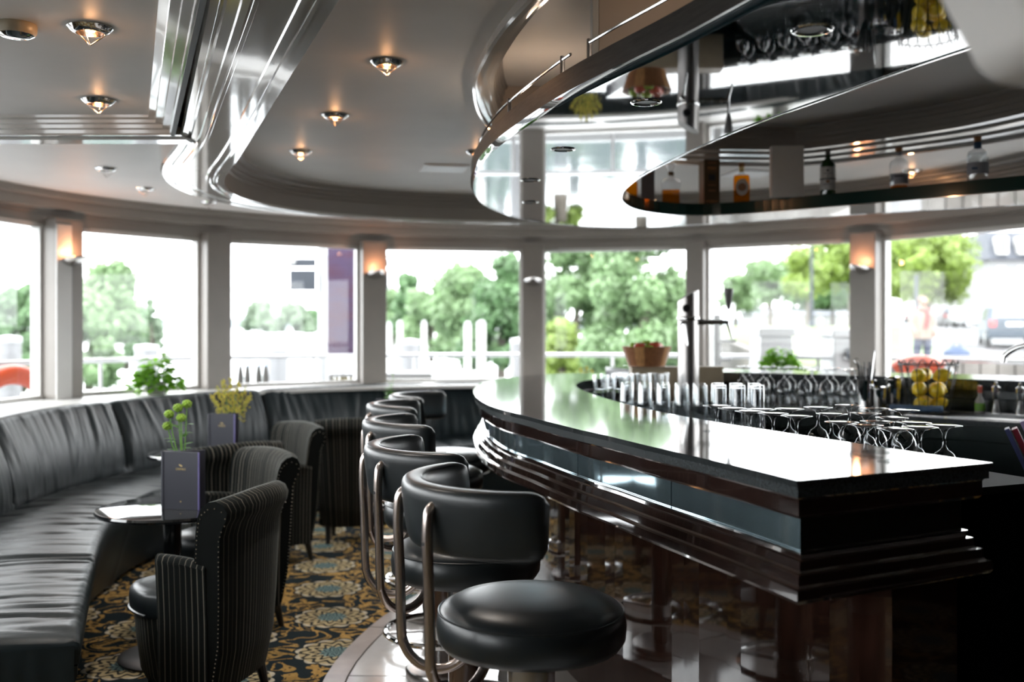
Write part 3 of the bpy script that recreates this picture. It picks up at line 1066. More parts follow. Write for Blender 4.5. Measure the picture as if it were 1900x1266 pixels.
# unseen warm uplights added on top of the canopy to brighten the recess
def uplight(x, y, label, e):
    t_ = thing('fill_uplight', label, 'lamp', (x, y, CAN_Z + SLAB), 0, 'added unseen uplights on the canopy')
    MB().lathe([(0.0001, 0), (.03, 0), (.034, .02), (.030, .03)], 18).build('body', 'steel', t_, smooth=True, angle=40)
    MB().lathe([(.030, .026), (.015, .034), (0.0001, .036)], 18).build('bulb', 'bulb_warm', t_, smooth=True)
    ld = bpy.data.lights.new('fill_lamp', 'POINT')
    ld.energy = e
    ld.color = (1.0, 0.80, 0.64)
    ld.shadow_soft_size = .03
    lo = bpy.data.objects.new('fill_lamp', ld)
    COL.objects.link(lo)
    lo.parent = t_
    lo.location = (0, 0, .06)


uplight(0.13, 4.05, 'added unseen uplight on the canopy before the rear tan wall', 0.60)
uplight(0.52, 2.55, 'added unseen uplight on the canopy before the front tan wall', 0.50)
uplight(0.80, 5.85, 'added unseen uplight on the far bend of the canopy', 0.30)

# ------------------------------------------------------------------ banquette sofa
def sr_(d):
    return 2.73 + 0.34 * max(0.0, sin(radians(d))) ** 2


def sofa():
    pts = [(-1.83, 2.86), (-2.17, 3.80), (-2.44, 4.62)] + [tuple(polar(sr_(d), d)) for d in (188, 176, 164, 152, 140, 128, 116, 104, 92, 80, 68, 56, 45, 36)]
    P = spline(pts, 500)
    L = [0.0]
    for i in range(1, len(P)):
        L.append(L[-1] + (P[i] - P[i - 1]).length)

    def ang_index(deg):
        q = polar(sr_(deg), deg)
        return min(range(len(P)), key=lambda i: (P[i] - q).length)
    i160, i133, i106 = ang_index(160), ang_index(133), ang_index(106)
    i187 = ang_index(187)
    step = i133 - i160
    cuts = [0, max(8, i187 - step), i187, i160, i133, i106, ang_index(80), ang_index(57), len(P) - 1]
    # front of seat seam lies further towards the camera
    root = thing('banquette_sofa', 'long curved black leather banquette sofa under the windows', 'sofa', (-1.6, 5.5, 0))
    inn = {d: None for d in ()}

    def col(d):
        return offset(P, d)

    def cushion(a, b, prof_fn, nu, name, mat, seed, folds, fold_dir):
        """prof_fn -> list of (d, z, wrinkle weight)"""
        prof = prof_fn()
        cols = [offset(P, d) for d, z, w_ in prof]
        rings = []
        for j in range(nu + 1):
            t = j / nu
            x = a + (b - a) * t
            i = min(int(x), len(P) - 2)
            f = x - i
            s = L[i] + (L[i + 1] - L[i]) * f
            e = min(t, 1 - t) * (L[b] - L[a])
            puff = 1 - math.exp(-e / 0.035)
            ring_ = []
            for k, (d, z, w_) in enumerate(prof):
                q = cols[k][i].lerp(cols[k][i + 1], f)
                up = k / (len(prof) - 1)
                if fold_dir == 'v':   # folds running up the back, fanning out
                    n1 = noise.noise(Vector((s * 17 + up * 2.2 * sin(s * 5 + seed), up * 1.1, seed)))
                    n2 = noise.noise(Vector((s * 42, up * 1.8, seed + 5)))
                else:                 # creases across the seat
                    n1 = noise.noise(Vector((s * 13, d * 2.0 + s * 1.2, seed)))
                    n2 = noise.noise(Vector((s * 34 + d * 5, d * 2.4, seed + 3)))
                rid = (1 - abs(n1) * 2.4) ** 2 if abs(n1) < 0.41 else 0
                dz = folds * w_ * (0.55 * n1 + 0.25 * n2 - 0.5 * rid)
                if fold_dir == 'v':
                    nrm = offset_dir[i]
                    q2 = q + nrm * (dz + w_ * 0.03 * (puff - 1))
                    ring_.append((q2.x, q2.y, z - 0.02 * (1 - puff) * (1 if up > .5 else 0)))
                else:
                    ring_.append((q.x, q.y, z + dz + w_ * 0.022 * (puff - 1)))
            rings.append(ring_)
        m_ = MB().loft(rings)
        return part(m_, name, mat, root, smooth=True, angle=70)

    O1 = offset(P, 1.0)
    offset_dir = [(o - p).normalized() for p, o in zip(P, O1)]
    seat_prof = lambda: [(0.0, .34, 0), (0.0, .42, 0)] + [(0.03 + .5 * k / 16, .432 + .012 * sin(pi * k / 16), 1) for k in range(17)] + [(.555, .428, .6), (.572, .412, .3), (.578, .385, .1), (.572, .34, 0)]
    back_prof = lambda: [(-.20, .40, 0), (0.0, .40, 0), (0.012, .44, .3)] + [(0.012 - .10 * (k / 14) ** 1.2 + .02 * sin(pi * k / 14), .46 + .385 * k / 14, 1) for k in range(15)] + [(-.105, .866, .4), (-.13, .876, .2), (-.17, .874, .1), (-.20, .855, 0)]
    base_prof = lambda: [(0.0, .02, 0), (0.0, .335, 0), (.568, .335, 0)] + [(.568 - .09 * (k / 10) ** 1.0, .33 - .30 * k / 10, 1) for k in range(11)]
    for s, (a, b) in enumerate(zip(cuts[:-1], cuts[1:])):
        nu = max(30, int((L[b] - L[a]) / 0.012))
        cushion(a, b, base_prof, nu // 3, 'base', 'leather_sofa', s * 7.3, 0.0, 'z')
        cushion(a, b, seat_prof, nu, 'seat_cushion', 'leather_sofa', s * 3.1 + 1, 0.013, 'z')
        cushion(a, b, back_prof, nu, 'back_cushion', 'leather_sofa', s * 5.7 + 2, 0.013, 'v')
    # gathered valance over the end that faces the camera
    n = offset_dir[0]
    t = (P[1] - P[0]).normalized()
    rings = []
    for j in range(61):
        u = j / 60
        q = P[0] + n * (.56 * u)
        ring_ = []
        for k in range(9):
            v = k / 8
            g = 0.008 * v * sin(u * 46 + 2 * sin(u * 9)) * (1 - .3 * v)
            z = .40 - .36 * v
            p = q - t * (0.012 + g + 0.03 * v)
            ring_.append((p.x, p.y, z))
        rings.append(ring_)
    part(MB().loft(rings, closed_ring=False, caps=False), 'end_valance', 'leather_sofa', root, smooth=True, angle=80)


sofa()

# ------------------------------------------------------------------ round tables
def make_table():
    r = thing('round_table', 'x', 'table', group='small round lounge tables')
    MB().lathe([(0.0001, .589), (0.28, .589), (0.296, .593), (0.300, .601), (0.296, .610), (0.288, .612), (0.0001, .612)], 56).build('table_top', 'table_black', r, smooth=True, angle=40)
    MB().lathe([(0.036, .02), (0.036, .586), (0.07, .589)], 24).build('pedestal', 'table_black', r, smooth=True, angle=40)
    MB().lathe([(0.0001, .0), (0.21, .0), (0.212, .01), (0.19, .018), (0.05, .03), (0.036, .04)], 40).build('foot_plate', 'black_plastic', r, smooth=True, angle=40)
    return r


TZ = 0.612
t_pos = [at_z(320, 940, TZ), Vector((-1.82, 5.98, 0)), Vector((-0.88, 7.2, 0))]
table0 = make_table()
table0.location = (t_pos[0].x, t_pos[0].y, 0)
table0['label'] = 'round black table nearest the camera, beside the front sofa corner'
copy_thing(table0, (t_pos[1].x, t_pos[1].y, 0), 0, 'round black table hidden behind the middle striped armchairs, holding yellow flowers')
copy_thing(table0, (t_pos[2].x, t_pos[2].y, 0), 0, 'round black table furthest back, holding the small green sprig')
copy_thing(table0, (0.50, 7.62, 0), 0, 'round black table behind the far bend of the bar')


def menu_holder(loc, rz, label, zz=TZ):
    r = thing('menu_holder', label, 'menu', (loc[0], loc[1], zz), rz, 'drinks menus on the tables')
    W, H = 0.163, 0.232
    # two covers set in a V with a spine, front faces -Y
    def cover(name, a, mirror):
        m_ = MB().box((W / 2, 0, H / 2), (W, 0.006, H))
        o = m_.build(name, 'menu_cover', r, bevel=0.001)
        o.location = (-W / 2, 0, 0)
        o.rotation_euler = (0, 0, a)
        return o
    f = cover('front_cover', 0, 1)
    cover('rear_cover', radians(32), 1)
    sp = MB().lathe([(0.010, 0.0), (0.010, H)], 12, Matrix.Translation((-W / 2, 0.004, 0))).build('spine', 'menu_cover', r, smooth=True)
    MB().box((W - .002, 0, H / 2), (0.005, 0.0068, H - .001)).build('page_edge', 'menu_edge', f)
    Rx = Matrix.Rotation(pi / 2, 4, 'X')
    text_mesh('lettering', 'DRINKS', 0.0125, 'gold_foil', f, Matrix.Translation((W / 2, -0.0034, H * .70)) @ Rx)
    # leaf emblem and small foot mark
    lf = MB().lathe([(0.0001, 0), (0.0075, 0)], 14, Matrix.Translation((W / 2, -0.0034, H * .765)) @ Matrix.Rotation(radians(25), 4, 'Y') @ Rx @ Matrix.Diagonal((1.2, .5, 1, 1)))
    lf.build('emblem', 'gold_foil', f)
    MB().lathe([(0.0001, 0), (0.0032, 0)], 8, Matrix.Translation((W / 2, -0.0034, H * .14)) @ Rx).build('foot_mark', 'gold_foil', f)
    return r


m1 = at_z(336, 946, TZ)
menu_holder((m1.x, m1.y), radians(-14), 'dark menu folder standing on the nearest round table')
m2 = at_z(412, 843, TZ)
menu_holder((m2.x, m2.y), radians(-14), 'dark menu folder standing in front of the yellow flowers')
m3 = at_y(722, 800, 7.1)
menu_holder((m3.x, 7.08), radians(-4), 'dark menu folder on the furthest table by the small green sprig')

menu_holder((0.56, 7.62), radians(-4), 'dark menu folder on the table behind the far bend of the bar')


def leaf_quad(mb, base, d, up, ln, wd, bend=0.3):
    d = d.normalized()
    side = d.cross(up)
    side = side.normalized() if side.length > 1e-5 else Vector((1, 0, 0))
    nrm = side.cross(d)
    pts = []
    for t, w_ in ((0, .08), (.3, .8), (.6, 1.0), (.85, .55), (1, .03)):
        c = base + d * ln * t - nrm * (bend * ln * t * t)
        pts.append((c - side * wd * w_ * .5, c + nrm * wd * -0.08 * w_, c + side * wd * w_ * .5))
    vs_ = [p for tr in pts for p in tr]
    fs = []
    for i in range(4):
        for k in range(2):
            a = i * 3 + k
            fs.append((a, a + 1, a + 4, a + 3))
    mb.add(vs_, fs)


def vase_flowers(loc, kind, label):
    """small glass vase with a few cut stems"""
    rnd = random.Random(kind)
    r = thing('flower_vase', label, 'vase', (loc[0], loc[1], TZ))
    MB().lathe([(0.0001, .0), (0.028, .0), (0.030, .01), (0.026, .06), (0.022, .10), (0.026, .13), (0.024, .13), (0.020, .10), (0.023, .06), (0.026, .012), (0.0001, .008)], 20).build('vase', 'drink_glass', r, smooth=True)
    if kind == 'mum':
        tops = [(-0.055, -.01, .375), (-0.022, 0, .40), (0.012, .01, .415), (-0.005, -.012, .36), (-0.065, 0, .325)]
        for i, tp in enumerate(tops):
            P = [Vector((0.004 * i - .008, 0, .02)), Vector((tp[0] * .25, tp[1] * .3, .18)), Vector((tp[0] * .7, tp[1] * .8, tp[2] * .75)), Vector(tp)]
            st = MB().tube(P, 0.0024, 6).build('stem', 'stem_green', r, smooth=True)
            bl = MB()
            for k in range(26):     # tight pompon of little petals
                a, z = k * 2.4, 1 - 2 * (k + .5) / 26
                q = sqrt(1 - z * z)
                bl.sphere((tp[0] + .015 * q * cos(a), tp[1] + .015 * q * sin(a), tp[2] + .012 * z), 0.0068, 6, 4)
            bl.sphere(tp, 0.017, 10, 6, (1, 1, .8))
            bl.build('bloom', 'flower_lime', st, smooth=True)
        lm = MB()
        for k in range(16):
            h = .16 + .012 * k
            a = rnd.uniform(0, 2 * pi)
            b = Vector((rnd.uniform(-.03, .01) * h / .2, rnd.uniform(-.01, .01), h))
            leaf_quad(lm, b, Vector((cos(a), .5 * sin(a), .35)), Vector((0, 0, 1)), rnd.uniform(.035, .06), .022)
        lm.build('leaves', 'leaf_mid', r, smooth=True)
    elif kind == 'goldenrod':
        for i in range(7):
            a = radians(-60 + 20 * i)
            tip = Vector((sin(a) * .13, rnd.uniform(-.02, .02), .26 + .17 * cos(a * 1.1)))
            P = [Vector((0, 0, .02)), Vector((tip.x * .2, 0, .15)), Vector((tip.x * .6, tip.y * .5, tip.z * .75)), tip]
            st = MB().tube(P, 0.0018, 5).build('stem', 'stem_green', r, smooth=True)
            fm = MB()
            for k in range(90):
                t = rnd.uniform(.35, 1.0)
                c = P[1].lerp(P[2], t * 2 - .3) if t < .6 else P[2].lerp(P[3], (t - .6) / .4)
                s_ = .024 * (1.25 - t)
                fm.sphere(c + Vector((rnd.gauss(0, s_), rnd.gauss(0, s_ * .7), rnd.gauss(0, s_ * .8))), rnd.uniform(.003, .006), 5, 3)
            fm.build('blossom', 'flower_yellow', st)
    else:
        for i in range(4):
            a = -0.5 + .3 * i
            tip = Vector((sin(a) * .07, 0, .24 + .05 * i))
            P = [Vector((0, 0, .02)), Vector((tip.x * .3, 0, .14)), tip]
            st = MB().tube(P, 0.002, 5).build('stem', 'stem_green', r, smooth=True)
            lm = MB()
            for k in range(9):
                c = P[1].lerp(tip, k / 8 * 1.02)
                b = rnd.uniform(0, 2 * pi)
                leaf_quad(lm, c, Vector((cos(b), .6 * sin(b), .4)), Vector((0, 0, 1)), rnd.uniform(.03, .05), .025)
            lm.build('leaves', 'leaf_mid', st, smooth=True)
    return r


vase_flowers((m1.x - .028, m1.y + .115), 'mum', 'glass vase of lime green pompon flowers behind the nearest menu')
vase_flowers((m2.x + .02, m2.y + .115), 'goldenrod', 'glass vase of feathery yellow flowers behind a menu')
vase_flowers((m3.x - .01, 7.08 + .115), 'sprig', 'glass vase with a small green leafy sprig by the sofa back')

vase_flowers((0.56, 7.735), 'goldenrod', 'glass vase of yellow flowers behind the far bend of the bar')


# ------------------------------------------------------------------ bar stools
def make_stool():
    r = thing('bar_stool', 'x', 'bar stool', group='black leather stools along the bar')
    R, z0 = 0.2275, 0.575
    prof = [(0.0001, z0), (R - .05, z0), (R - .014, z0 + .006), (R - .002, z0 + .024), (R, z0 + .055), (R - .004, z0 + .080), (R - .009, z0 + .088), (R - .016, z0 + .096), (R - .04, z0 + .109), (R - .09, z0 + .118), (0.06, z0 + .122), (0.0001, z0 + .122)]
    seat = MB().lathe(prof, 64).build('seat', 'leather_black', r, smooth=True, angle=180)
    pip = MB()
    for rr, zz in ((R - .0065, z0 + .0875),):
        pip.tube([(rr * cos(a), rr * sin(a), zz) for a in [2 * pi * k / 72 for k in range(72)]], 0.0025, 6, closed=True)
    pip.build('piping', 'leather_black', seat, smooth=True)
    # wrap-around backrest, a thick padded band
    rings = []
    span = radians(76)
    N = 56
    for i in range(N + 1):
        u = -1 + 2 * i / N
        a = pi + u * span
        e = max(0.0, (abs(u) - .86) / .14)
        shrink = sqrt(max(0.0, 1 - e * e)) if e > 0 else 1.0
        shrink = max(shrink, 0.04)
        th, hh = 0.032 * shrink, 0.077 * (0.62 + .38 * shrink)
        rc = 0.272
        ring_ = []
        for k in range(28):
            q = 2 * pi * k / 28
            cx = math.copysign(abs(cos(q)) ** 0.55, cos(q))
            cz = math.copysign(abs(sin(q)) ** 0.42, sin(q))
            rr = rc + th * cx + (0.010 * cz)      # leans outwards a little
            ring_.append((rr * cos(a), rr * sin(a), 0.908 + hh * cz))
        rings.append(ring_)
    br = MB().loft(rings).build('backrest', 'leather_black', r, smooth=True, angle=180)
    st = MB()
    for rr, zz in ((0.296, .981), (0.262, .983)):
        st.tube([(rr * cos(a), rr * sin(a), zz) for a in [pi - span * .82 + 2 * span * .82 * k / 50 for k in range(51)]], 0.0022, 6)
    st.build('stitched_seam', 'leather_black', br, smooth=True)
    # two bent steel tubes carry the backrest
    for s in (-1, 1):
        a = pi + s * radians(23)
        d = Vector((cos(a), sin(a), 0))
        path = [d * .300 + Vector((0, 0, .945)), d * .312 + Vector((0, 0, .935)), d * .318 + Vector((0, 0, .915)), d * .320 + Vector((0, 0, .86)), d * .316 + Vector((0, 0, .76)), d * .312 + Vector((0, 0, .61))]
        for k in range(1, 13):
            t = pi * k / 12
            path.append(d * (.312 - .088 * (1 - cos(t))) + Vector((0, 0, .61 - .095 * sin(t))))
        path = [path[0]] + path[1:]
        path[-1].z = .58
        path = smooth3(path, 60)
        tb_ = MB().tube(path, 0.0125, 12).build('frame_tube', 'bronze_steel', r, smooth=True, angle=60)
        MB().lathe([(0.0001, .0), (0.0045, 0), (0.005, -.002)], 10, Matrix.Translation(d * .3325 + Vector((0, 0, .865))) @ Matrix.Rotation(a, 4, 'Z') @ Matrix.Rotation(pi / 2, 4, 'Y')).build('screw', 'black_plastic', tb_)
    MB().lathe([(0.0001, .577), (0.03, .575), (0.03, .568), (0.012, .566), (0.012, .56), (0.024, .557), (0.024, .55)], 20).build('swivel', 'black_plastic', r, smooth=True, angle=40)
    MB().lathe([(0.0001, .552), (0.05, .551), (0.056, .546), (0.057, .54), (0.057, .488), (0.054, .485)], 32).build('post_cap', 'steel', r, smooth=True, angle=40)
    MB().lathe([(0.054, .03), (0.054, .486)], 32).build('post', 'wood_post', r, smooth=True)
    MB().lathe([(0.0001, .0), (0.135, .0), (0.145, .006), (0.146, .03), (0.140, .038), (0.055, .044), (0.0001, .044)], 44).build('base_plate', 'steel', r, smooth=True, angle=40)
    fr = MB()
    fr.tube([(0.22 * cos(a), 0.22 * sin(a), .175) for a in [2 * pi * k / 64 for k in range(64)]], 0.0115, 10, closed=True)
    fr_o = fr.build('foot_ring', 'chrome', r, smooth=True)
    for k in range(3):
        a = radians(60 + 120 * k)
        MB().box((.135, 0, .175), (.16, .022, .006), Matrix.Rotation(a, 4, 'Z')).build('spoke', 'steel', fr_o)
    MB().lathe([(0.0545, .15), (0.060, .152), (0.060, .198), (0.0545, .20)], 32).build('collar', 'steel', r, smooth=True, angle=40)
    return r


def smooth3(P, n):
    out = []
    k = len(P)
    for i in range(k - 1):
        b, c = P[i], P[i + 1]
        a = P[i - 1] if i > 0 else b * 2 - c
        d = P[i + 2] if i + 2 < k else c * 2 - b
        for s in range(6):
            t = s / 6
            out.append(0.5 * ((2 * b) + (c - a) * t + (2 * a - 5 * b + 4 * c - d) * t * t + (3 * b - a - 3 * c + d) * t ** 3))
    out.append(P[-1])
    return out


stool0 = make_stool()
stools = [((0.046, 2.45), 21, 'black leather bar stool nearest the camera, by the bar corner'),
          ((-0.140, 3.12), 18, 'second black leather bar stool from the camera'),
          ((-0.262, 3.92), 12, 'third black leather bar stool from the camera'),
          ((-0.36, 4.72), 4, 'fourth black leather bar stool from the camera'),
          ((-0.33, 5.32), -8, 'furthest black leather bar stool, beside the left bend of the bar')]
for k, (p, rot, lab) in enumerate(stools):
    if k == 0:
        stool0.location = (p[0], p[1], 0.012)
        stool0.rotation_euler = (0, 0, radians(rot))
        stool0['label'] = lab
    else:
        copy_thing(stool0, (p[0], p[1], 0.012), radians(rot), lab)


# ------------------------------------------------------------------ striped armchairs
def make_armchair():
    r = thing('armchair', 'x', 'armchair', group='striped velvet tub armchairs')
    # backrest: profile (x, z) swept across the width; faces +X
    prof = [(-.120, .30), (-.128, .45), (-.142, .58), (-.150, .67), (-.158, .722), (-.172, .758), (-.197, .780), (-.225, .785), (-.252, .772), (-.266, .745), (-.262, .715), (-.248, .69), (-.236, .65), (-.232, .55), (-.228, .40), (-.220, .25), (-.195, .12), (-.165, .10), (-.125, .12)]
    plen = [0.0]
    for i in range(1, len(prof)):
        plen.append(plen[-1] + hypot(prof[i][0] - prof[i - 1][0], prof[i][1] - prof[i - 1][1]))
    NU = 36
    m_ = MB()
    uv = []
    rings = []
    acc = 0.0
    last = None
    for j in range(NU + 1):
        u = -1 + 2 * j / NU
        half = 0.222
        bx = 0.045 * (abs(u) ** 2.6)             # wraps forward at the sides
        ring_ = []
        for (x, z), l in zip(prof, plen):
            flare = 1.0 + 0.10 * max(0, (z - .45) / .35)
            taper = 0.90 + .10 * min(1, max(0, (z - .10) / .35))
            crown = -0.018 * u * u * max(0, (z - .6) / .2)
            ring_.append((x + bx, u * half * flare * taper, z + crown))
        mid = Vector(ring_[8])
        if last is not None:
            acc += (mid - last).length
        last = mid
        uv += [(acc, l) for l in plen]
        rings.append(ring_)
    m_.loft(rings)
    bk = m_.build('backrest', 'velvet_stripe', r, smooth=True, angle=60, uv=uv)
    # studs along the two upright edges
    sm = MB()
    for e in (0, NU):
        for (x, z), nx in [((prof[k][0], prof[k][1]), k) for k in range(1, 6)] + [((prof[k][0], prof[k][1]), k) for k in range(11, 17)]:
            pass
        ringp = [Vector(p) for p in rings[e]]
        poly = ringp + [ringp[0]]
        tot = 0
        s = 1 if e else -1
        ctr = sum(ringp, Vector()) / len(ringp)
        for a, b in zip(poly[:-1], poly[1:]):
            nn = max(1, int((b - a).length / 0.016))
            for k in range(nn):
                p = a.lerp(b, k / nn)
                p = p.lerp(ctr, 0.10)
                sm.sphere((p.x, p.y + s * .001, p.z), 0.0028, 5, 3)
    tag(sm.build('studs', 'stud_brass', bk), kind='stuff')
    # arms: slim upholstered panels down to the floor rail
    for s in (-1, 1):
        am = MB()
        uva = []
        ringsA = []
        accx = 0
        for i in range(20):
            t = i / 19
            x = -.135 + .185 * t
            y = s * (.196 - .012 * (t - .4) ** 2)
            ytop = s * (.208)
            zt = .575 - .02 * (1 - t) ** 2 + .004 * t
            front = 1 - .25 * max(0, (t - .9) / .1) ** 2
            w_ = .026 * front
            ringA = [(x, y - s * w_, .11), (x, y - s * w_, .35), (x, ytop - s * w_ * 1.1, .54), (x, ytop - s * w_ * 1.1, zt - .02), (x, ytop - s * w_ * .7, zt - .004), (x, ytop, zt),
                     (x, ytop + s * w_ * .7, zt - .004), (x, ytop + s * w_ * 1.1, zt - .02), (x, ytop + s * w_ * .95, .54), (x, y + s * w_, .35), (x, y + s * w_ * .8, .11)]
            ringsA.append(ringA)
            uva += [(x, k * .06) for k in range(11)]
        am.loft(ringsA)
        am.build('arm', 'velvet_stripe', r, smooth=True, angle=50, uv=uva)
    # seat base with a rounded front
    def dshape(x0, x1, hw, n=18, bulge=.10):
        P = [(x0, -hw), (x1, -hw)]
        P += [(x1 + bulge * sin(pi * k / n) ** .8, -hw + 2 * hw * k / n) for k in range(1, n)]
        P += [(x1, hw), (x0, hw)]
        return P
    D = dshape(-.125, .11, .172, bulge=.14)
    n = len(D)
    bs = MB()
    uvb = []
    acc = 0
    accs = []
    for i in range(n):
        if i:
            acc += hypot(D[i][0] - D[i - 1][0], D[i][1] - D[i - 1][1])
        accs.append(acc)
    zs = [.10, .14, .25, .345]
    inset = [.05, .025, .008, 0]
    rr = []
    for z, ins in zip(zs, inset):
        rr.append([(x - (ins if x > 0 else 0), y * (1 - ins * .8), z) for x, y in D])
        uvb += [(a, z) for a in accs]
    bs.loft(rr)
    bs.build('seat_base', 'velvet_stripe', r, smooth=True, angle=50, uv=uvb)
    D2 = dshape(-.128, .115, .174, bulge=.15)
    cu = MB()
    layers = [(.345, 1.0, .0), (.352, 1.015, .004), (.385, 1.03, .008), (.415, 1.015, .004), (.43, .95, -.01), (.440, .80, -.04), (.445, .5, -.1), (.446, .05, -.2)]
    cxm = 0.04
    cu.loft([[(cxm + (x - cxm) * k, y * k, z) for x, y in D2] for z, k, _ in layers])
    sc_ = cu.build('seat_cushion', 'leather_black', r, smooth=True, angle=60)
    pp = MB().tube([(cxm + (x - cxm) * 1.02, y * 1.02, .352) for x, y in D2[1:-1]], .006, 6)
    pp.build('piping', 'leather_black', sc_, smooth=True)
    for x, y in ((.12, .14), (.12, -.14), (-.17, .16), (-.17, -.16)):
        MB().lathe([(0.012, 0), (0.022, .12)], 10, Matrix.Translation((x, y, 0)) @ Matrix.Shear('XY', 4, ((-.12 if x > 0 else .25), 0))).build('leg', 'black_plastic', r, smooth=True)
    return r


chair0 = make_armchair()
chairs = [((-1.107, 3.662), 168, 'striped velvet armchair nearest the camera, side on by the first table'),
          ((-1.270, 4.62), 220, 'striped velvet armchair behind the nearest one, facing the camera side of the sofa'),
          ((-1.47, 5.14), 135, 'striped velvet armchair with its back to the first table'),
          ((-1.39, 5.92), 220, 'striped velvet armchair in the middle, in front of the back-turned one'),
          ((-1.00, 6.52), 97, 'striped velvet armchair turned fully away, nearest the bar stools')]
for k, (p, rot, lab) in enumerate(chairs):
    if k == 0:
        chair0.location = (p[0], p[1], 0)
        chair0.rotation_euler = (0, 0, radians(rot))
        chair0['label'] = lab
    else:
        copy_thing(chair0, (p[0], p[1], 0), radians(rot), lab)

# ------------------------------------------------------------------ ceiling fittings
def make_spot(lit):
    r = thing('ceiling_spot', 'x', 'ceiling light', group='small chrome ceiling lights')
    MB().lathe([(0.060, 0.0), (0.061, -.003), (0.052, -.012), (0.040, -.019), (0.037, -.018), (0.040, -.010), (0.043, 0.0)], 36).build('ring', 'chrome', r, smooth=True, angle=50)
    MB().lathe([(0.0001, -.004), (0.043, -.002)], 24).build('reflector', 'bronze_steel', r, smooth=True)
    MB().lathe([(0.0001, -.016), (0.012, -.014), (0.016, -.008), (0.016, -.003)], 16).build('bulb', 'bulb_warm' if lit else 'bulb_off', r, smooth=True)
    if lit:
        ld = bpy.data.lights.new('spot_lamp', 'POINT')
        ld.energy = 0.22
        ld.color = (1.0, 0.50, 0.22)
        ld.shadow_soft_size = .015
        lo = bpy.data.objects.new('spot_lamp', ld)
        COL.objects.link(lo)
        lo.parent = r
        lo.location = (0, 0, -.026)
        sl = bpy.data.lights.new('spot_beam', 'SPOT')
        sl.energy = 8.0
        sl.color = (1.0, 0.92, 0.84)
        sl.spot_size = radians(115)
        sl.spot_blend = 0.7
        sl.shadow_soft_size = .03
        so = bpy.data.objects.new('spot_beam', sl)
        COL.objects.link(so)
        so.parent = r
        so.location = (0, 0, -.055)
    for k in range(3):
        a = radians(30 + 120 * k)
        MB().tube([(0.043 * cos(a), 0.043 * sin(a), -.016), (0.0, 0.0, -.052)], 0.0017, 6).build('cage_wire', 'bronze_steel', r, smooth=True)
    return r


spot_on, spot_off = make_spot(True), make_spot(False)
used = set()
spots = [((167, 50), Z_SIDE, 'chrome ceiling light with wire cone at top left, largest in view'),
         ((183, 185), Z_SIDE, 'second chrome ceiling light at top left, above the cross beam'),
         ((718, 114), Z_MAIN, 'chrome ceiling light nearest the camera on the main ceiling'),
         ((622, 213), Z_MAIN, 'chrome ceiling light in the middle of the main ceiling row'),
         ((558, 280), Z_MAIN, 'furthest chrome ceiling light of the left row, above the sofa bend'),
         ((885, 281), Z_MAIN, 'chrome ceiling light beside the left edge of the bar canopy'),
         ((197, 312), Z_PERIM, 'unlit chrome ceiling light over the left windows'),
         ((270, 349), Z_PERIM, 'second unlit chrome ceiling light over the left windows'),
         ((388, 374), Z_PERIM, 'small chrome ceiling light just under the beam bend'),
         ((1501, 239), Z_DOME, 'chrome ceiling light in the recess above the bar'),
         ((1692, 316), Z_MAIN, 'chrome ceiling light seen behind the clear bottles')]
for (px, py), z, lab in spots:
    p = at_z(px, py, z)
    src = spot_off if (z in (Z_PERIM, Z_DOME)) else spot_on
    if src not in used:
        used.add(src)
        src.location = p
        src['label'] = lab
    else:
        copy_thing(src, p, random.uniform(0, 2), lab)
# smoke detector and square vent
p = at_z(30, 45, Z_SIDE)
sd_ = thing('smoke_detector', 'beige round smoke detector at the top left corner of the ceiling', 'detector', p)
MB().lathe([(0.052, 0), (0.054, -.004), (0.053, -.022), (0.047, -.030)], 36).build('body', 'detector_plastic', sd_, smooth=True, angle=40)
MB().lathe([(0.047, -.030), (0.034, -.037), (0.015, -.040), (0.0001, -.040)], 36).build('cap', 'chrome', sd_, smooth=True)
for (px, py), lab in (((824, 311), 'square white ceiling panel left of the canopy'), ((1390, 321), 'square white ceiling panel seen behind the amber bottle')):
    p = at_z(px, py, Z_MAIN)
    v = thing('ceiling_panel', lab, 'panel', p, 0.2, 'square white ceiling panels')
    MB().box((0, 0, -.005), (.27, .27, .008)).build('frame', 'vent_white', v, bevel=.002)
    MB().box((0, 0, -.010), (.23, .23, .003)).build('diffuser', 'vent_white', v)

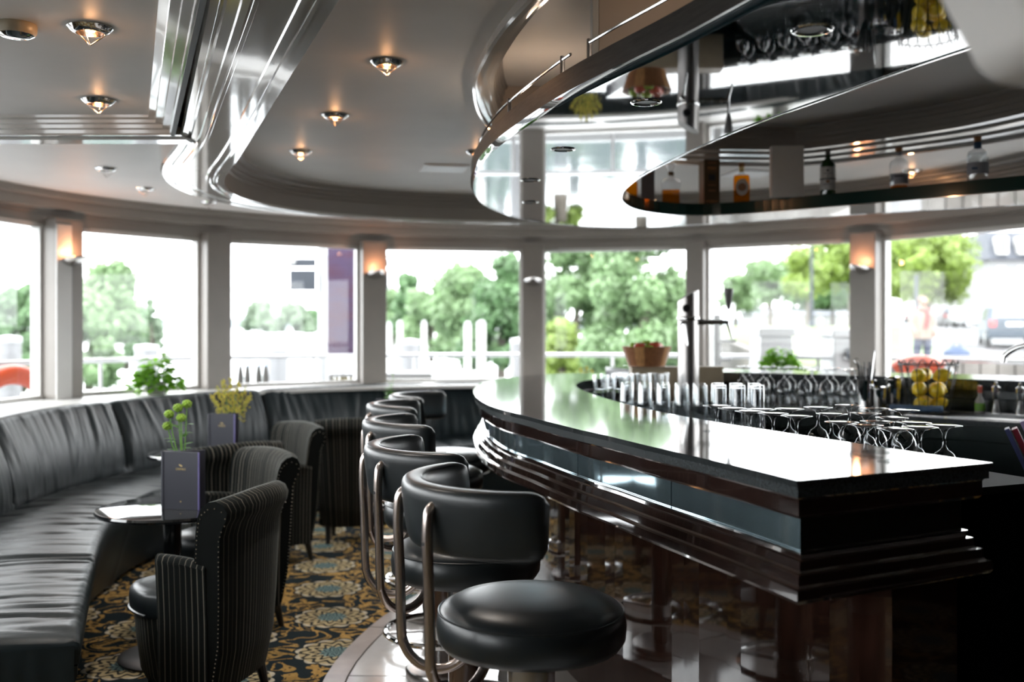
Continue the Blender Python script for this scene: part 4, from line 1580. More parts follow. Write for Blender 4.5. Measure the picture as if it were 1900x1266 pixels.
# wall sconces on the window pillars
def sconce(idx, lit, label):
    p, deg, wd = posts[idx]
    a = radians(deg)
    r = thing('wall_sconce', label, 'wall lamp', (p.x - cos(a) * .101, p.y - sin(a) * .101, 1.80 if idx != 9 else 1.75), a + pi, 'metal wall lamps on the window pillars')
    # shallow leaf shaped dish reaching into the room, local +X = into room
    rings = []
    for i in range(13):
        t = i / 12
        w_ = .075 * (1 - t ** 2.2) + .004
        x = 0.15 * t
        dz = .02 * t
        rings.append([(x, w_ * u, dz - .045 * (1 - t) ** .8 * sqrt(max(0, 1 - u * u)) - .006) for u in [-1 + 2 * k / 12 for k in range(13)]] +
                     [(x, w_ * u * .95, dz - .040 * (1 - t) ** .8 * sqrt(max(0, 1 - u * u))) for u in [1 - 2 * k / 12 for k in range(13)]])
    MB().loft(rings).build('dish', 'steel', r, smooth=True, angle=60)
    MB().lathe([(0.0001, 0), (.030, 0), (.030, .006), (0.0001, .006)], 18, Matrix.Translation((-.006, 0, -.02)) @ Matrix.Rotation(pi / 2, 4, 'Y')).build('wall_plate', 'steel', r)
    MB().lathe([(0.0001, .022), (.011, .018), (.014, .004), (.010, -.01)], 12, Matrix.Translation((.035, 0, 0))).build('bulb', 'bulb_warm' if lit else 'vent_white', r, smooth=True)
    if lit:
        ld = bpy.data.lights.new('sconce_lamp', 'POINT')
        ld.energy = 0.75
        ld.color = (1.0, 0.42, 0.20)
        ld.shadow_soft_size = 0.02
        lo = bpy.data.objects.new('sconce_lamp', ld)
        COL.objects.link(lo)
        lo.parent = r
        lo.location = (.085, 0, .05)


sconce(6, True, 'lit metal wall lamp on the pillar at the far left')
sconce(8, True, 'lit metal wall lamp beside the purple banner')
sconce(9, False, 'unlit metal wall lamp on the middle pillar')
sconce(11, True, 'lit metal wall lamp on the right pillar above the straws')

# ------------------------------------------------------------------ glassware
ORD = ['first', 'second', 'third', 'fourth', 'fifth', 'sixth', 'seventh', 'eighth', 'ninth', 'tenth', 'eleventh', 'twelfth', 'thirteenth', 'fourteenth', 'fifteenth', 'sixteenth', 'seventeenth', 'eighteenth', 'nineteenth', 'twentieth', 'twenty-first', 'twenty-second', 'twenty-third', 'twenty-fourth']


def ranks(spots_):
    """place of each spot counted from the left of the photograph"""
    order = sorted(range(len(spots_)), key=lambda i: spots_[i][0] / spots_[i][1])
    return {i: r for r, i in enumerate(order)}


def place_copies(src, spots_, labfn=None):
    for k, (x, y, z) in enumerate(spots_):
        rz = random.uniform(0, 6.28)
        lab = labfn(k) if labfn else None
        if k == 0:
            src.location = (x, y, z)
            if lab:
                src['label'] = lab
        else:
            copy_thing(src, (x, y, z), rz, lab)


hb = thing('highball_glass', 'upturned tapered tumbler in the row of tall clear glasses inside the bar', 'glass', group='upturned tall tumblers')
MB().lathe([(0.0345, 0.0), (0.035, .002), (0.026, .192), (0.0245, .198), (0.0001, .199)], 28).build('bowl', 'drink_glass', hb, smooth=True, angle=50)
MB().lathe([(0.0328, 0.002), (0.0240, .186), (0.0001, .187)], 28).build('inner_wall', 'drink_glass', hb, smooth=True, angle=50)
hs = []
for k in range(8):
    hs.append((0.475 + .072 * k, 4.22 - .012 * k, SHELF_Z))
for k in range(7):
    hs.append((0.53 + .072 * k, 4.08 - .012 * k, SHELF_Z))
rk1, rk2 = ranks(hs[:8]), ranks(hs[8:])
place_copies(hb, hs, lambda k: ('%s from the left of the upturned tall tumblers, back row' % ORD[rk1[k]]) if k < 8 else ('%s from the left of the upturned tall tumblers, front row' % ORD[rk2[k - 8]]))

wg = thing('wine_glass', 'upturned stemmed glass with its foot just above the bar top', 'glass', group='upturned stemmed glasses by the counter')
MB().lathe([(0.0001, .1655), (0.030, .1655), (0.0455, .1640), (0.0462, .1628), (0.030, .1605), (0.012, .154), (0.0055, .142), (0.0045, .125), (0.0048, .108), (0.010, .098), (0.024, .088), (0.036, .066), (0.040, .04), (0.038, .015), (0.035, 0.0)], 30).build('glass', 'drink_glass', wg, smooth=True, angle=70)
foot_px = [(1412, 759), (1458, 758), (1518, 755), (1576, 751), (1432, 766), (1478, 771), (1543, 767), (1624, 757), (1606, 766), (1676, 760), (1385, 762), (1513, 785), (1563, 789), (1613, 797), (1628, 781), (1695, 783), (1683, 793), (1743, 788), (1352, 757), (1330, 752), (1655, 774)]
ws = []
for px, py in foot_px:
    p = at_z(px, py, SHELF_Z + .165)
    # keep clear of neighbours
    for _ in range(30):
        for q in ws:
            d = Vector((p.x - q[0], p.y - q[1]))
            if d.length < 0.094:
                d = d.normalized() * (0.096 - d.length) if d.length > 1e-4 else Vector((.05, .05))
                p.x += d.x * .6
                p.y += d.y * .6
    k_ = min(range(109), key=lambda i: (b_in[i] - Vector((p.x, p.y))).length)
    td = (b_in[k_ + 1] - b_in[k_]).normalized()
    nn_ = Vector((td.y, -td.x))
    sd_o = (Vector((p.x, p.y)) - b_in[k_]).dot(nn_)
    if sd_o < .056:
        p.x += nn_.x * (.056 - sd_o)
        p.y += nn_.y * (.056 - sd_o)
    ws.append((p.x, p.y, SHELF_Z))
for _ in range(60):
    for i in range(len(ws)):
        for j in range(i):
            d = Vector((ws[i][0] - ws[j][0], ws[i][1] - ws[j][1]))
            if d.length < .0935:
                q = d.normalized() * (.0945 - d.length) * .5
                ws[i] = (ws[i][0] + q.x, ws[i][1] + q.y, ws[i][2])
                ws[j] = (ws[j][0] - q.x, ws[j][1] - q.y, ws[j][2])
rkw = ranks(ws)
place_copies(wg, ws, lambda k: '%s foot from the left among the upturned stemmed glasses by the counter' % ORD[rkw[k]])

# bigger wine glasses upside down on the back worktop
bg = thing('balloon_glass', 'upturned wine glass in the row on the back worktop', 'glass', group='upturned wine glasses on the back worktop')
MB().lathe([(0.0001, .204), (0.030, .204), (0.036, .202), (0.030, .198), (0.010, .190), (0.0045, .178), (0.0045, .150), (0.012, .138), (0.030, .122), (0.042, .090), (0.044, .060), (0.040, .02), (0.036, 0.0)], 28).build('glass', 'drink_glass', bg, smooth=True, angle=70)
gs = []
for row, off in ((0, .10), (1, .20)):
    idx = [i for i in range(68, 100)]
    P = offset(b_in, off)
    lastp = None
    for i in idx:
        p = P[i]
        px = 950 + p.x / p.y * FPX
        if px > 1592:
            break
        if px < 1375:
            continue
        if lastp is None or (p - lastp).length > 0.098:
            gs.append((p.x, p.y, WORK_Z))
            lastp = p
rkg = ranks(gs)
place_copies(bg, gs, lambda k: '%s from the left of the upturned wine glasses on the back worktop' % ORD[rkg[k]])

# low tumblers, two deep, at the left bend of the bar
rg = thing('rocks_glass', 'short cut tumbler stacked at the left bend inside the bar', 'glass', group='stacked short tumblers')
MB().lathe([(0.0001, .0), (0.036, .0), (0.038, .004), (0.045, .088), (0.0435, .088), (0.036, .014), (0.0001, .012)], 26).build('glass', 'drink_glass', rg, smooth=True, angle=50)
rs = []
for k in range(4):
    rs.append((0.46 + .098 * k, 5.28 + .03 * k, SHELF_Z))
    rs.append((0.46 + .098 * k, 5.28 + .03 * k, SHELF_Z + .089))
for k in range(4):
    rs.append((0.51 + .098 * k, 5.42 + .03 * k, SHELF_Z))
    rs.append((0.51 + .098 * k, 5.42 + .03 * k, SHELF_Z + .089))
for k in range(4):
    rs.append((0.47 + .098 * k, 4.62, SHELF_Z))
rkr = ranks(rs)
place_copies(rg, rs, lambda k: '%s from the left of the short tumblers at the bar bend, %s' % (ORD[rkr[k]], 'upper layer' if rs[k][2] > SHELF_Z + .01 else 'bottom layer'))

# ------------------------------------------------------------------ beer tap
tp = at_y(1277, 700, 5.55)
tap = thing('beer_tap', 'brushed steel beer tap column with a side arm and handle', 'beer tap', (tp.x, tp.y, SHELF_Z))
H = 1.545 - SHELF_Z
mb = MB()
segs = 36
rings = []
for z in (0, .02, H - .2, H):
    ring_ = []
    for k in range(segs):
        a = 2 * pi * k / segs
        x, y = 0.057 * cos(a), 0.057 * sin(a)
        zz = z
        if z == H:
            zz = H - .062 * (0.5 - 0.5 * (x / .057)) ** 1.3
        ring_.append((x, y, zz))
    rings.append(ring_)
mb.loft(rings)
mb.build('column', 'tap_steel', tap, smooth=True, angle=40)
MB().lathe([(0.0001, .0), (0.085, .0), (0.085, .012), (0.066, .02)], 36).build('flange', 'chrome', tap, smooth=True, angle=40)
MB().lathe([(0.058, H - .165), (0.061, H - .16), (0.061, H - .15), (0.058, H - .145)], 36).build('band', 'chrome', tap, smooth=True)
MB().lathe([(0.0001, -.006), (0.018, -.006), (0.022, 0), (0.022, .01)], 22, Matrix.Translation((-.018, -.054, H - .100)) @ Matrix.Rotation(pi / 2, 4, 'X') @ Matrix.Rotation(pi, 4, 'X')).build('badge', 'black_plastic', tap, smooth=True)
zt = H - .175
arm = MB().tube([(0.05, -.01, zt), (0.09, -.012, zt), (0.215, -.014, zt)], [0.016, 0.012, 0.010], 14).build('side_arm', 'steel', tap, smooth=True)
for x in (0.065, 0.115, 0.165):
    MB().tube([(x, -.012, zt), (x + .018, -.0125, zt)], 0.0155, 14).build('arm_nut', 'chrome', arm, smooth=True, angle=40)
MB().tube([(0.210, -.014, zt), (0.218, -.016, zt - .03), (0.235, -.018, zt - .09)], [0.011, 0.0085, 0.006], 12).build('spout', 'chrome', tap, smooth=True)
MB().tube([(0.216, -.014, zt), (0.216, -.014, zt + .075)], [0.008, 0.006], 12).build('handle_rod', 'chrome', tap, smooth=True)
MB().lathe([(0.008, .0), (0.011, .01), (0.024, .085), (0.026, .105), (0.023, .112), (0.0001, .112)], 20, Matrix.Translation((0.216, -.014, zt + .07))).build('handle', 'grey_plastic', tap, smooth=True, angle=50)
MB().tube([(-.04, -.05, zt - .005), (-.042, -.085, zt - .008)], 0.015, 14).build('front_valve', 'steel', tap, smooth=True, angle=40)
MB().tube([(-.04, -.085, zt - .01), (-.036, -.092, zt - .05), (-.024, -.10, zt - .125)], [0.010, 0.008, 0.006], 12).build('front_spout', 'chrome', tap, smooth=True)

# ------------------------------------------------------------------ fruit bowl
bz = SHELF_Z + .1965
bp = at_y(1200, 680, 5.93)
BS = 0.90
bowl = thing('fruit_bowl', 'wooden stave bowl of apples standing left of the beer tap', 'bowl', (bp.x, bp.y, bz))
bowl.scale = (BS,) * 3
NS = 14
for k in range(NS):
    a0, a1 = 2 * pi * k / NS, 2 * pi * (k + .985) / NS
    MB().lathe([(0.118, .004), (0.160, .128), (0.152, .128), (0.110, .012)], 4, a0=a0, a1=a1).build('stave', 'bowl_wood_a' if k % 3 else 'bowl_wood_b', bowl)
MB().lathe([(0.0001, .0), (0.118, .0), (0.118, .012), (0.0001, .012)], 32).build('bottom', 'bowl_wood_a', bowl)
apples = [(-.05, -.06, .112, 'apple_red', 'red apple at the left of the fruit bowl'), (0.045, -.055, .118, 'apple_red', 'red apple at the right of the fruit bowl'), (0.0, .02, .125, 'apple_green', 'green apple on top of the fruit bowl'),
          (-.072, .035, .112, 'apple_green', 'green apple at the back left of the fruit bowl'), (0.072, .035, .112, 'apple_red', 'red apple at the back right of the fruit bowl'), (0.0, -.080, .098, 'apple_green', 'green apple low at the front of the fruit bowl')]
for x, y, z, mt, lab in apples:
    ap = thing('apple', lab, 'apple', (bp.x + x * BS, bp.y + y * BS, bz + z * BS), 0, 'apples in the wooden bowl')
    MB().lathe([(0.0001, .024), (0.010, .030), (0.024, .034), (0.036, .018), (0.038, 0), (0.033, -.02), (0.02, -.034), (0.008, -.033), (0.0001, -.028)], 18).build('flesh', mt, ap, smooth=True)
    MB().tube([(0, 0, .024), (0.004, 0, .044)], 0.0016, 5).build('stalk', 'cork', ap)

# ------------------------------------------------------------------ bottles on the canopy shelf
ST = CAN_Z + SLAB


def on_shelf(px, extra=0.085):
    best = None
    P = offset(c_in, -extra)
    for i in range(66, 129):
        a, b = P[i], P[i + 1]
        pa, pb = 950 + a.x / a.y * FPX, 950 + b.x / b.y * FPX
        if pa <= px <= pb:
            return a.lerp(b, (px - pa) / (pb - pa))
    return P[75]


def lathe_part(prof, name, mat, par, seg=24, square=0.0, smooth=True):
    m_ = MB().lathe(prof, seg)
    if square:
        for v in m_.v:
            r0 = hypot(v.x, v.y)
            if r0 > 1e-6:
                a = atan2(v.y, v.x)
                k = 1 / max(abs(cos(a)), abs(sin(a)))
                k = 1 + (k - 1) * square
                v.x *= k
                v.y *= k
    return m_.build(name, mat, par, smooth=smooth, angle=45)


def face_cam(p):
    return atan2(p.y, p.x) - pi / 2


# decanter of amber spirit
p = on_shelf(1245)
b_ = thing('decanter', 'square glass decanter half full of amber spirit, with round stopper', 'decanter', (p.x, p.y, ST), face_cam(p), 'bottles on the canopy shelf')
b_.scale = (.87,) * 3
lathe_part([(0.0001, .004), (0.058, .004), (0.062, .01), (0.062, .145), (0.056, .158), (0.024, .172), (0.018, .182), (0.018, .215), (0.024, .22)], 'glass', 'bottle_glass', b_, 32, .8)
lathe_part([(0.0001, .012), (0.054, .012), (0.056, .016), (0.056, .092), (0.0001, .092)], 'spirit', 'liquor_amber', b_, 32, .8)
lathe_part([(0.0185, .19), (0.0195, .19), (0.0195, .214), (0.0185, .214)], 'neck_wrap', 'box_brown', b_)
lathe_part([(0.012, .216), (0.015, .225), (0.030, .245), (0.032, .262), (0.024, .275), (0.0001, .278)], 'stopper', 'bottle_glass', b_)
# grey carton and amber bottle tucked at the left end
p = on_shelf(1202)
b_ = thing('spirit_carton', 'grey gift carton with a copper disc at the left end of the canopy shelf', 'carton', (p.x, p.y, ST), face_cam(p), 'cartons on the canopy shelf')
b_.scale = (.87,) * 3
MB().box((0, 0, .125), (.085, .08, .25)).build('box', 'box_grey', b_, bevel=.001)
MB().lathe([(0.0001, 0), (0.022, 0)], 20, Matrix.Translation((0, -.0408, .19)) @ Matrix.Rotation(pi / 2, 4, 'X')).build('emblem', 'label_copper', b_)
p = on_shelf(1172, .12)
b_ = thing('amber_flask', 'amber spirit bottle half hidden at the left tip of the canopy shelf', 'bottle', (p.x, p.y, ST), face_cam(p), 'bottles on the canopy shelf')
b_.scale = (.87,) * 3
lathe_part([(0.0001, .002), (0.034, .002), (0.036, .01), (0.036, .12), (0.015, .15), (0.012, .2), (0.0001, .2)], 'spirit', 'liquor_amber', b_, 24, .6)
lathe_part([(0.013, .2), (0.013, .225), (0.0001, .226)], 'cap', 'cork', b_)
# brown carton
p = on_shelf(1316)
b_ = thing('tall_carton', 'tall brown printed gift carton standing between two amber bottles', 'carton', (p.x, p.y, ST), face_cam(p) + .35, 'cartons on the canopy shelf')
b_.scale = (.87,) * 3
bx = MB().box((0, 0, .152), (.108, .10, .304)).build('box', 'box_brown', b_, bevel=.001)
MB().box((0, -.0504, .152), (.104, .001, .298)).build('printed_face', 'box_brown', bx)
for z, w_, h_, mt in ((.27, .055, .012, 'label_copper'), (.235, .060, .018, 'cork'), (.215, .068, .003, 'label_copper'), (.175, .045, .038, 'ink_dark'), (.125, .056, .008, 'label_copper'), (.09, .05, .012, 'label_copper'), (.02, .075, .014, 'cork')):
    MB().box((0, -.0512, z), (w_, .001, h_)).build('print_band', mt, bx)
# amber bottle with a round label
p = on_shelf(1376)
b_ = thing('amber_bottle', 'flat amber spirit bottle with an oval label and wooden stopper', 'bottle', (p.x, p.y, ST), face_cam(p), 'bottles on the canopy shelf')
b_.scale = (.87,) * 3
lathe_part([(0.0001, .003), (0.048, .003), (0.051, .01), (0.051, .165), (0.047, .178), (0.0001, .18)], 'spirit', 'liquor_amber', b_, 32, .75)
lathe_part([(0.047, .178), (0.020, .190), (0.016, .20), (0.015, .235), (0.0001, .236)], 'neck', 'bottle_glass', b_)
lathe_part([(0.0155, .205), (0.0165, .205), (0.0165, .235), (0.0155, .235)], 'seal', 'gold_foil', b_)
lathe_part([(0.019, .235), (0.020, .258), (0.0001, .262)], 'stopper', 'cork', b_)
Rl = Matrix.Rotation(pi / 2, 4, 'X')
MB().lathe([(0.0001, 0), (0.046, 0), (0.046, -.001)], 32, Matrix.Translation((0.003, -.0525, .10)) @ Rl @ Matrix.Diagonal((.86, 1.15, 1, 1))).build('label', 'label_white', b_)
MB().lathe([(0.0001, 0), (0.026, 0)], 28, Matrix.Translation((0.003, -.0545, .10)) @ Rl).build('emblem', 'label_copper', b_)
# green bottle
p = on_shelf(1536)
b_ = thing('gin_bottle', 'dark green bottle with a wide white label', 'bottle', (p.x, p.y, ST), face_cam(p), 'bottles on the canopy shelf')
b_.scale = (.87,) * 3
lathe_part([(0.0001, .0), (0.044, .0), (0.046, .006), (0.046, .185), (0.040, .205), (0.018, .228), (0.0145, .245), (0.0145, .268), (0.0001, .268)], 'body', 'bottle_green', b_, 28)
lathe_part([(0.0155, .25), (0.0165, .29), (0.0001, .291)], 'cap', 'grey_plastic', b_)
lathe_part([(0.0465, .035), (0.0468, .035), (0.0468, .175), (0.0465, .175)], 'label', 'label_white', b_, 28)
lathe_part([(0.047, .098), (0.0472, .098), (0.0472, .106), (0.047, .106)], 'label_line', 'ink_dark', b_, 28)
for z, txt, sz in ((.150, '^', .03), (.128, 'LONDON', .014), (.066, 'TRUTH', .016)):
    pass
for z, w_, h_, mt in ((.152, .014, .012, 'ink_dark'), (.133, .050, .006, 'label_grey'), (.118, .008, .006, 'ink_dark'), (.068, .055, .007, 'label_grey'), (.085, .02, .016, 'label_copper')):
    MB().box((0.0, -.0475, z), (w_, .001, h_)).build('print_mark', mt, b_)
# clear squarish bottle
p = on_shelf(1668)
b_ = thing('clear_bottle', 'clear shouldered bottle with grey label and a little amber spirit left', 'bottle', (p.x, p.y, ST), face_cam(p), 'bottles on the canopy shelf')
b_.scale = (.87,) * 3
lathe_part([(0.0001, .002), (0.050, .002), (0.053, .01), (0.053, .145), (0.047, .165), (0.022, .180), (0.0155, .19), (0.0155, .225)], 'glass', 'bottle_glass', b_, 32, .5)
lathe_part([(0.0001, .006), (0.048, .006), (0.048, .020), (0.0001, .020)], 'spirit', 'liquor_amber', b_, 28, .5)
lathe_part([(0.016, .198), (0.0168, .198), (0.0168, .216), (0.016, .216)], 'neck_band', 'label_grey', b_)
lathe_part([(0.014, .214), (0.017, .225), (0.020, .225), (0.020, .245), (0.0001, .246)], 'stopper', 'cork', b_)
MB().lathe([(0.057, .03), (0.057, .088)], 10, a0=-pi * .85, a1=-pi * .15).build('label', 'label_grey', b_, smooth=True)
MB().box((0, -.0585, .072), (.05, .0008, .008)).build('print_mark', 'ink_dark', b_)
# clear round shouldered bottle
p = on_shelf(1814)
b_ = thing('pale_bottle', 'clear round bottle with grey label and cork, furthest right on the canopy shelf', 'bottle', (p.x, p.y, ST), face_cam(p), 'bottles on the canopy shelf')
b_.scale = (.87,) * 3
lathe_part([(0.0001, .002), (0.050, .002), (0.054, .012), (0.056, .14), (0.048, .168), (0.024, .182), (0.018, .19), (0.018, .225)], 'glass', 'bottle_glass', b_, 32)
lathe_part([(0.0001, .008), (0.049, .008), (0.052, .135), (0.044, .160), (0.0001, .163)], 'spirit', 'clear_spirit', b_, 28)
lathe_part([(0.0185, .186), (0.0195, .186), (0.0195, .22), (0.0185, .22)], 'neck_band', 'cloth_blue', b_)
lathe_part([(0.016, .22), (0.019, .228), (0.021, .25), (0.0001, .251)], 'stopper', 'cork', b_)
MB().lathe([(0.0575, .042), (0.058, .105)], 12, a0=-pi * .9, a1=-pi * .1).build('label', 'label_grey', b_, smooth=True)
MB().box((-.015, -.0585, .07), (.03, .0008, .012)).build('print_mark', 'cloth_blue', b_)

# ------------------------------------------------------------------ things on the back worktop
def wk(px, off):
    P = offset(b_in, off)
    for i in range(66, 108):
        a, b = P[i], P[i + 1]
        pa, pb = 950 + a.x / a.y * FPX, 950 + b.x / b.y * FPX
        if pa <= px <= pb:
            return a.lerp(b, (px - pa) / (pb - pa))
    return P[100]


p = wk(1608, .22)
b_ = thing('straw_cup', 'steel cup full of black straws and bar tools', 'cup', (p.x, p.y, WORK_Z))
lathe_part([(0.0001, .0), (0.045, .0), (0.052, .15), (0.050, .15), (0.044, .008), (0.0001, .006)], 'cup', 'chrome', b_)
rnd = random.Random(3)
for k in range(16):
    a = rnd.uniform(0, 2 * pi)
    q = rnd.uniform(.01, .035)
    MB().tube([(q * cos(a) * .5, q * sin(a) * .5, .02), (q * 1.5 * cos(a), q * 1.5 * sin(a), rnd.uniform(.19, .25))], .0035, 6).build('straw', 'black_plastic', b_, smooth=True)
MB().tube([(0.01, 0, .02), (0.045, .0, .31)], .0025, 6).build('bar_spoon', 'chrome', b_, smooth=True)
MB().tube([(-.02, 0, .02), (-.05, 0, .235)] + [(-.05 - .014 * sin(t), 0, .235 + .014 * (1 - cos(t))) for t in (0.6, 1.2, 1.9, 2.6, 3.2, 4.0)], .002, 6).build('strainer_wire', 'chrome', b_, smooth=True)
for px, off, r0, h0, lab in ((1633, .26, .036, .12, 'small steel cocktail cup next to the straws'), (1659, .20, .043, .17, 'tall steel cocktail shaker beside the lemon basket')):
    p = wk(px, off)
    b_ = thing('shaker', lab, 'shaker', (p.x, p.y, WORK_Z), 0, 'steel shaker cups')
    lathe_part([(0.0001, .0), (r0 * .72, .0), (r0 * .75, .005), (r0, h0), (r0 * .95, h0), (r0 * .7, .01), (0.0001, .008)], 'cup', 'chrome', b_)
    lathe_part([(r0 * .985, h0 * .9), (r0 * 1.02, h0 * .91), (r0 * 1.02, h0 * .93), (r0 * .99, h0 * .94)], 'rim_bead', 'steel', b_)
# wire basket of lemons
p = wk(1722, .22)
bk = thing('wire_basket', 'open wire basket holding lemons on the back worktop', 'basket', (p.x, p.y, WORK_Z))
BH = .235
for z, rr in ((.0, .095), (BH, .138)):
    MB().tube([(rr * cos(a), rr * sin(a), z + .003) for a in [2 * pi * k / 40 for k in range(40)]], .003, 6, closed=True).build('wire_ring', 'black_plastic', bk, smooth=True)
for k in range(16):
    a = 2 * pi * k / 16
    da = 2 * pi / 16
    pts = [(0.095 * cos(a), 0.095 * sin(a), .003), (.132 * cos(a), .132 * sin(a), BH * .85), (.139 * cos(a + da * .25), .139 * sin(a + da * .25), BH * 1.05), (.139 * cos(a + da * .5), .139 * sin(a + da * .5), BH * 1.1), (.139 * cos(a + da * .75), .139 * sin(a + da * .75), BH * 1.05), (.132 * cos(a + da), .132 * sin(a + da), BH * .85)]
    MB().tube(smooth3([Vector(q) for q in pts], 1), .0022, 5).build('wire_loop', 'black_plastic', bk, smooth=True)
MB().lathe([(0.0001, .001), (.094, .001), (.094, .004), (0.0001, .004)], 30).build('floor_plate', 'black_plastic', bk)
lem = [(-.045, -.030, .045), (.042, -.030, .045), (.0, .045, .045), (-.055, -.03, .115), (.02, -.055, .110), (.060, .02, .115), (-.02, .06, .115), (-.062, -.035, .185), (.055, -.03, .185), (.0, .055, .185)]
for k, (x, y, z) in enumerate(lem):
    l_ = thing('lemon', 'yellow lemon in the wire basket, %s layer, %s' % (['bottom', 'bottom', 'bottom', 'middle', 'middle', 'middle', 'middle', 'top', 'top', 'top'][k], ['left', 'right', 'behind', 'left', 'front', 'right', 'behind', 'left', 'right', 'behind'][k]), 'lemon', (p.x + x, p.y + y, WORK_Z + z), k * .9, 'lemons in the wire basket')
    MB().lathe([(0.0001, -.046), (.006, -.043), (.018, -.036), (.032, -.016), (.036, 0), (.032, .016), (.018, .036), (.008, .043), (0.0001, .049)], 16, Matrix.Rotation(radians(70), 4, 'X')).build('peel', 'lemon', l_, smooth=True)
    MB().sphere((0, -.046, .016), .004, 6, 4).build('tip', 'stem_green', l_)
# folded cloth
p = wk(1700, .40)
cl = MB()
rows = []
for i in range(15):
    u = i / 14
    rows.append([(-.12 + .24 * v / 16, -.055 + .11 * u, WORK_Z + .026 + .020 * sin(pi * u) + .008 * noise.noise(Vector((u * 4, v * .5, 3)))) for v in range(17)])
cl.loft(rows, closed_ring=False, caps=False)
for q in list(cl.v):
    pass
top_n = len(cl.v)
o = cl.build('bar_cloth', 'cloth_blue', smooth=True, angle=180)
md = o.modifiers.new('thick', 'SOLIDIFY')
md.thickness = .012
md.offset = -1
o.location = (p.x, p.y, 0)
o.rotation_euler = (0, 0, -.4)
tag(o, 'folded blue bar cloth in front of the lemon basket', 'cloth')
# little seasoning bottles
for px, off, kind, lab in ((1818, .10, 'sauce', 'small red capped sauce bottle behind the sink'), (1848, .10, 'mill', 'clear pepper mill behind the sink'), (1893, .10, 'mill', 'clear salt mill at the right edge behind the sink')):
    p = wk(px, off)
    b_ = thing('condiment', lab, 'condiment', (p.x, p.y, WORK_Z), 0, 'condiments behind the sink')
    if kind == 'sauce':
        lathe_part([(0.0001, 0), (.022, 0), (.022, .06), (.009, .085), (.009, .11), (0.0001, .11)], 'bottle', 'pot_grey', b_)
        lathe_part([(.0105, .10), (.0105, .135), (0.0001, .136)], 'cap', 'apple_red', b_)
        lathe_part([(.0225, .012), (.0228, .05)], 'label', 'stem_green', b_)
    else:
        lathe_part([(0.0001, 0), (.024, 0), (.022, .02), (.015, .05), (.020, .10), (.020, .11)], 'body', 'drink_glass', b_)
        lathe_part([(0.0001, .004), (.018, .006), (.012, .05), (.008, .07), (0.0001, .07)], 'pepper', 'pot_grey', b_)
        lathe_part([(.021, .108), (.021, .13), (.008, .14), (.008, .155), (0.0001, .158)], 'cap', 'chrome', b_)
# gooseneck water tap
tpx = at_y(1862, 672, 5.0)
fc = thing('gooseneck_tap', 'chrome gooseneck water tap over the sink', 'tap', (tpx.x + .22, tpx.y - .20, WORK_Z))
bx0 = Vector((0, 0, 0))
end = Vector((-.22, .20, tpx.z - WORK_Z))
zz = tpx.z - WORK_Z
pth = [Vector((0, 0, .02)), Vector((0, 0, zz - .02)), Vector((-.02, .018, zz + .055)), Vector((-.065, .059, zz + .085)), Vector((-.12, .109, zz + .088)), Vector((-.175, .159, zz + .07)), Vector((-.212, .193, zz + .035)), end]
MB().tube(smooth3(pth, 1), .0135, 14).build('spout', 'chrome', fc, smooth=True)
MB().lathe([(0.0001, 0), (.034, 0), (.034, .01), (.022, .016), (.022, .06), (.014, .07)], 24).build('base', 'chrome', fc, smooth=True, angle=40)
MB().tube([(.02, 0, .04), (.075, .02, .06)], [.008, .006], 10).build('lever', 'chrome', fc, smooth=True)

# potted plants on the window ledge
def pot_plant(px, r, label, seed, h=.20, spread=.2, n=150, pot_h=.10):
    p = hit_wall(px, r)
    rnd = random.Random(seed)
    t_ = thing('potted_plant', label, 'plant', (p.x, p.y, SILL), 0, 'green plants on the window ledge')
    MB().lathe([(0.0001, 0), (.06, 0), (.075, pot_h), (.068, pot_h), (.058, .01), (0.0001, .012)], 26).build('pot', 'pot_grey', t_, smooth=True, angle=40)
    MB().lathe([(0.0001, pot_h - .015), (.066, pot_h - .015)], 20).build('soil', 'rubber_black', t_)
    m_ = MB()
    for k in range(n):
        a = rnd.uniform(0, 2 * pi)
        q = sqrt(rnd.random()) * spread
        z = pot_h + h * (1 - (q / spread) ** 2) * rnd.uniform(.35, 1.0) - .05 * (q / spread) ** 2
        b = Vector((q * cos(a) * .75, q * sin(a) * .6, z))
        leaf_quad(m_, b, Vector((cos(a) + rnd.gauss(0, .4), sin(a) + rnd.gauss(0, .4), rnd.uniform(-.3, .5))), Vector((rnd.gauss(0, .3), rnd.gauss(0, .3), 1)), rnd.uniform(.05, .085), rnd.uniform(.035, .06))
    m_.build('foliage', 'leaf_bright', t_, smooth=True)
    sm = MB()
    for k in range(12):
        a = 2 * pi * k / 12
        sm.tube([(0.01 * cos(a), .01 * sin(a), pot_h - .02), (spread * .4 * cos(a), spread * .35 * sin(a), pot_h + h * .6)], .003, 5)
    sm.build('stems', 'stem_green', t_)


pot_plant(290, WR - .30, 'bushy green potted plant on the left window ledge', 4, h=.20, spread=.22, n=280, pot_h=.09)
pot_plant(1448, WR - .36, 'bushy green potted plant on the ledge behind the beer tap', 9, h=.18, spread=.21, n=300, pot_h=.15)

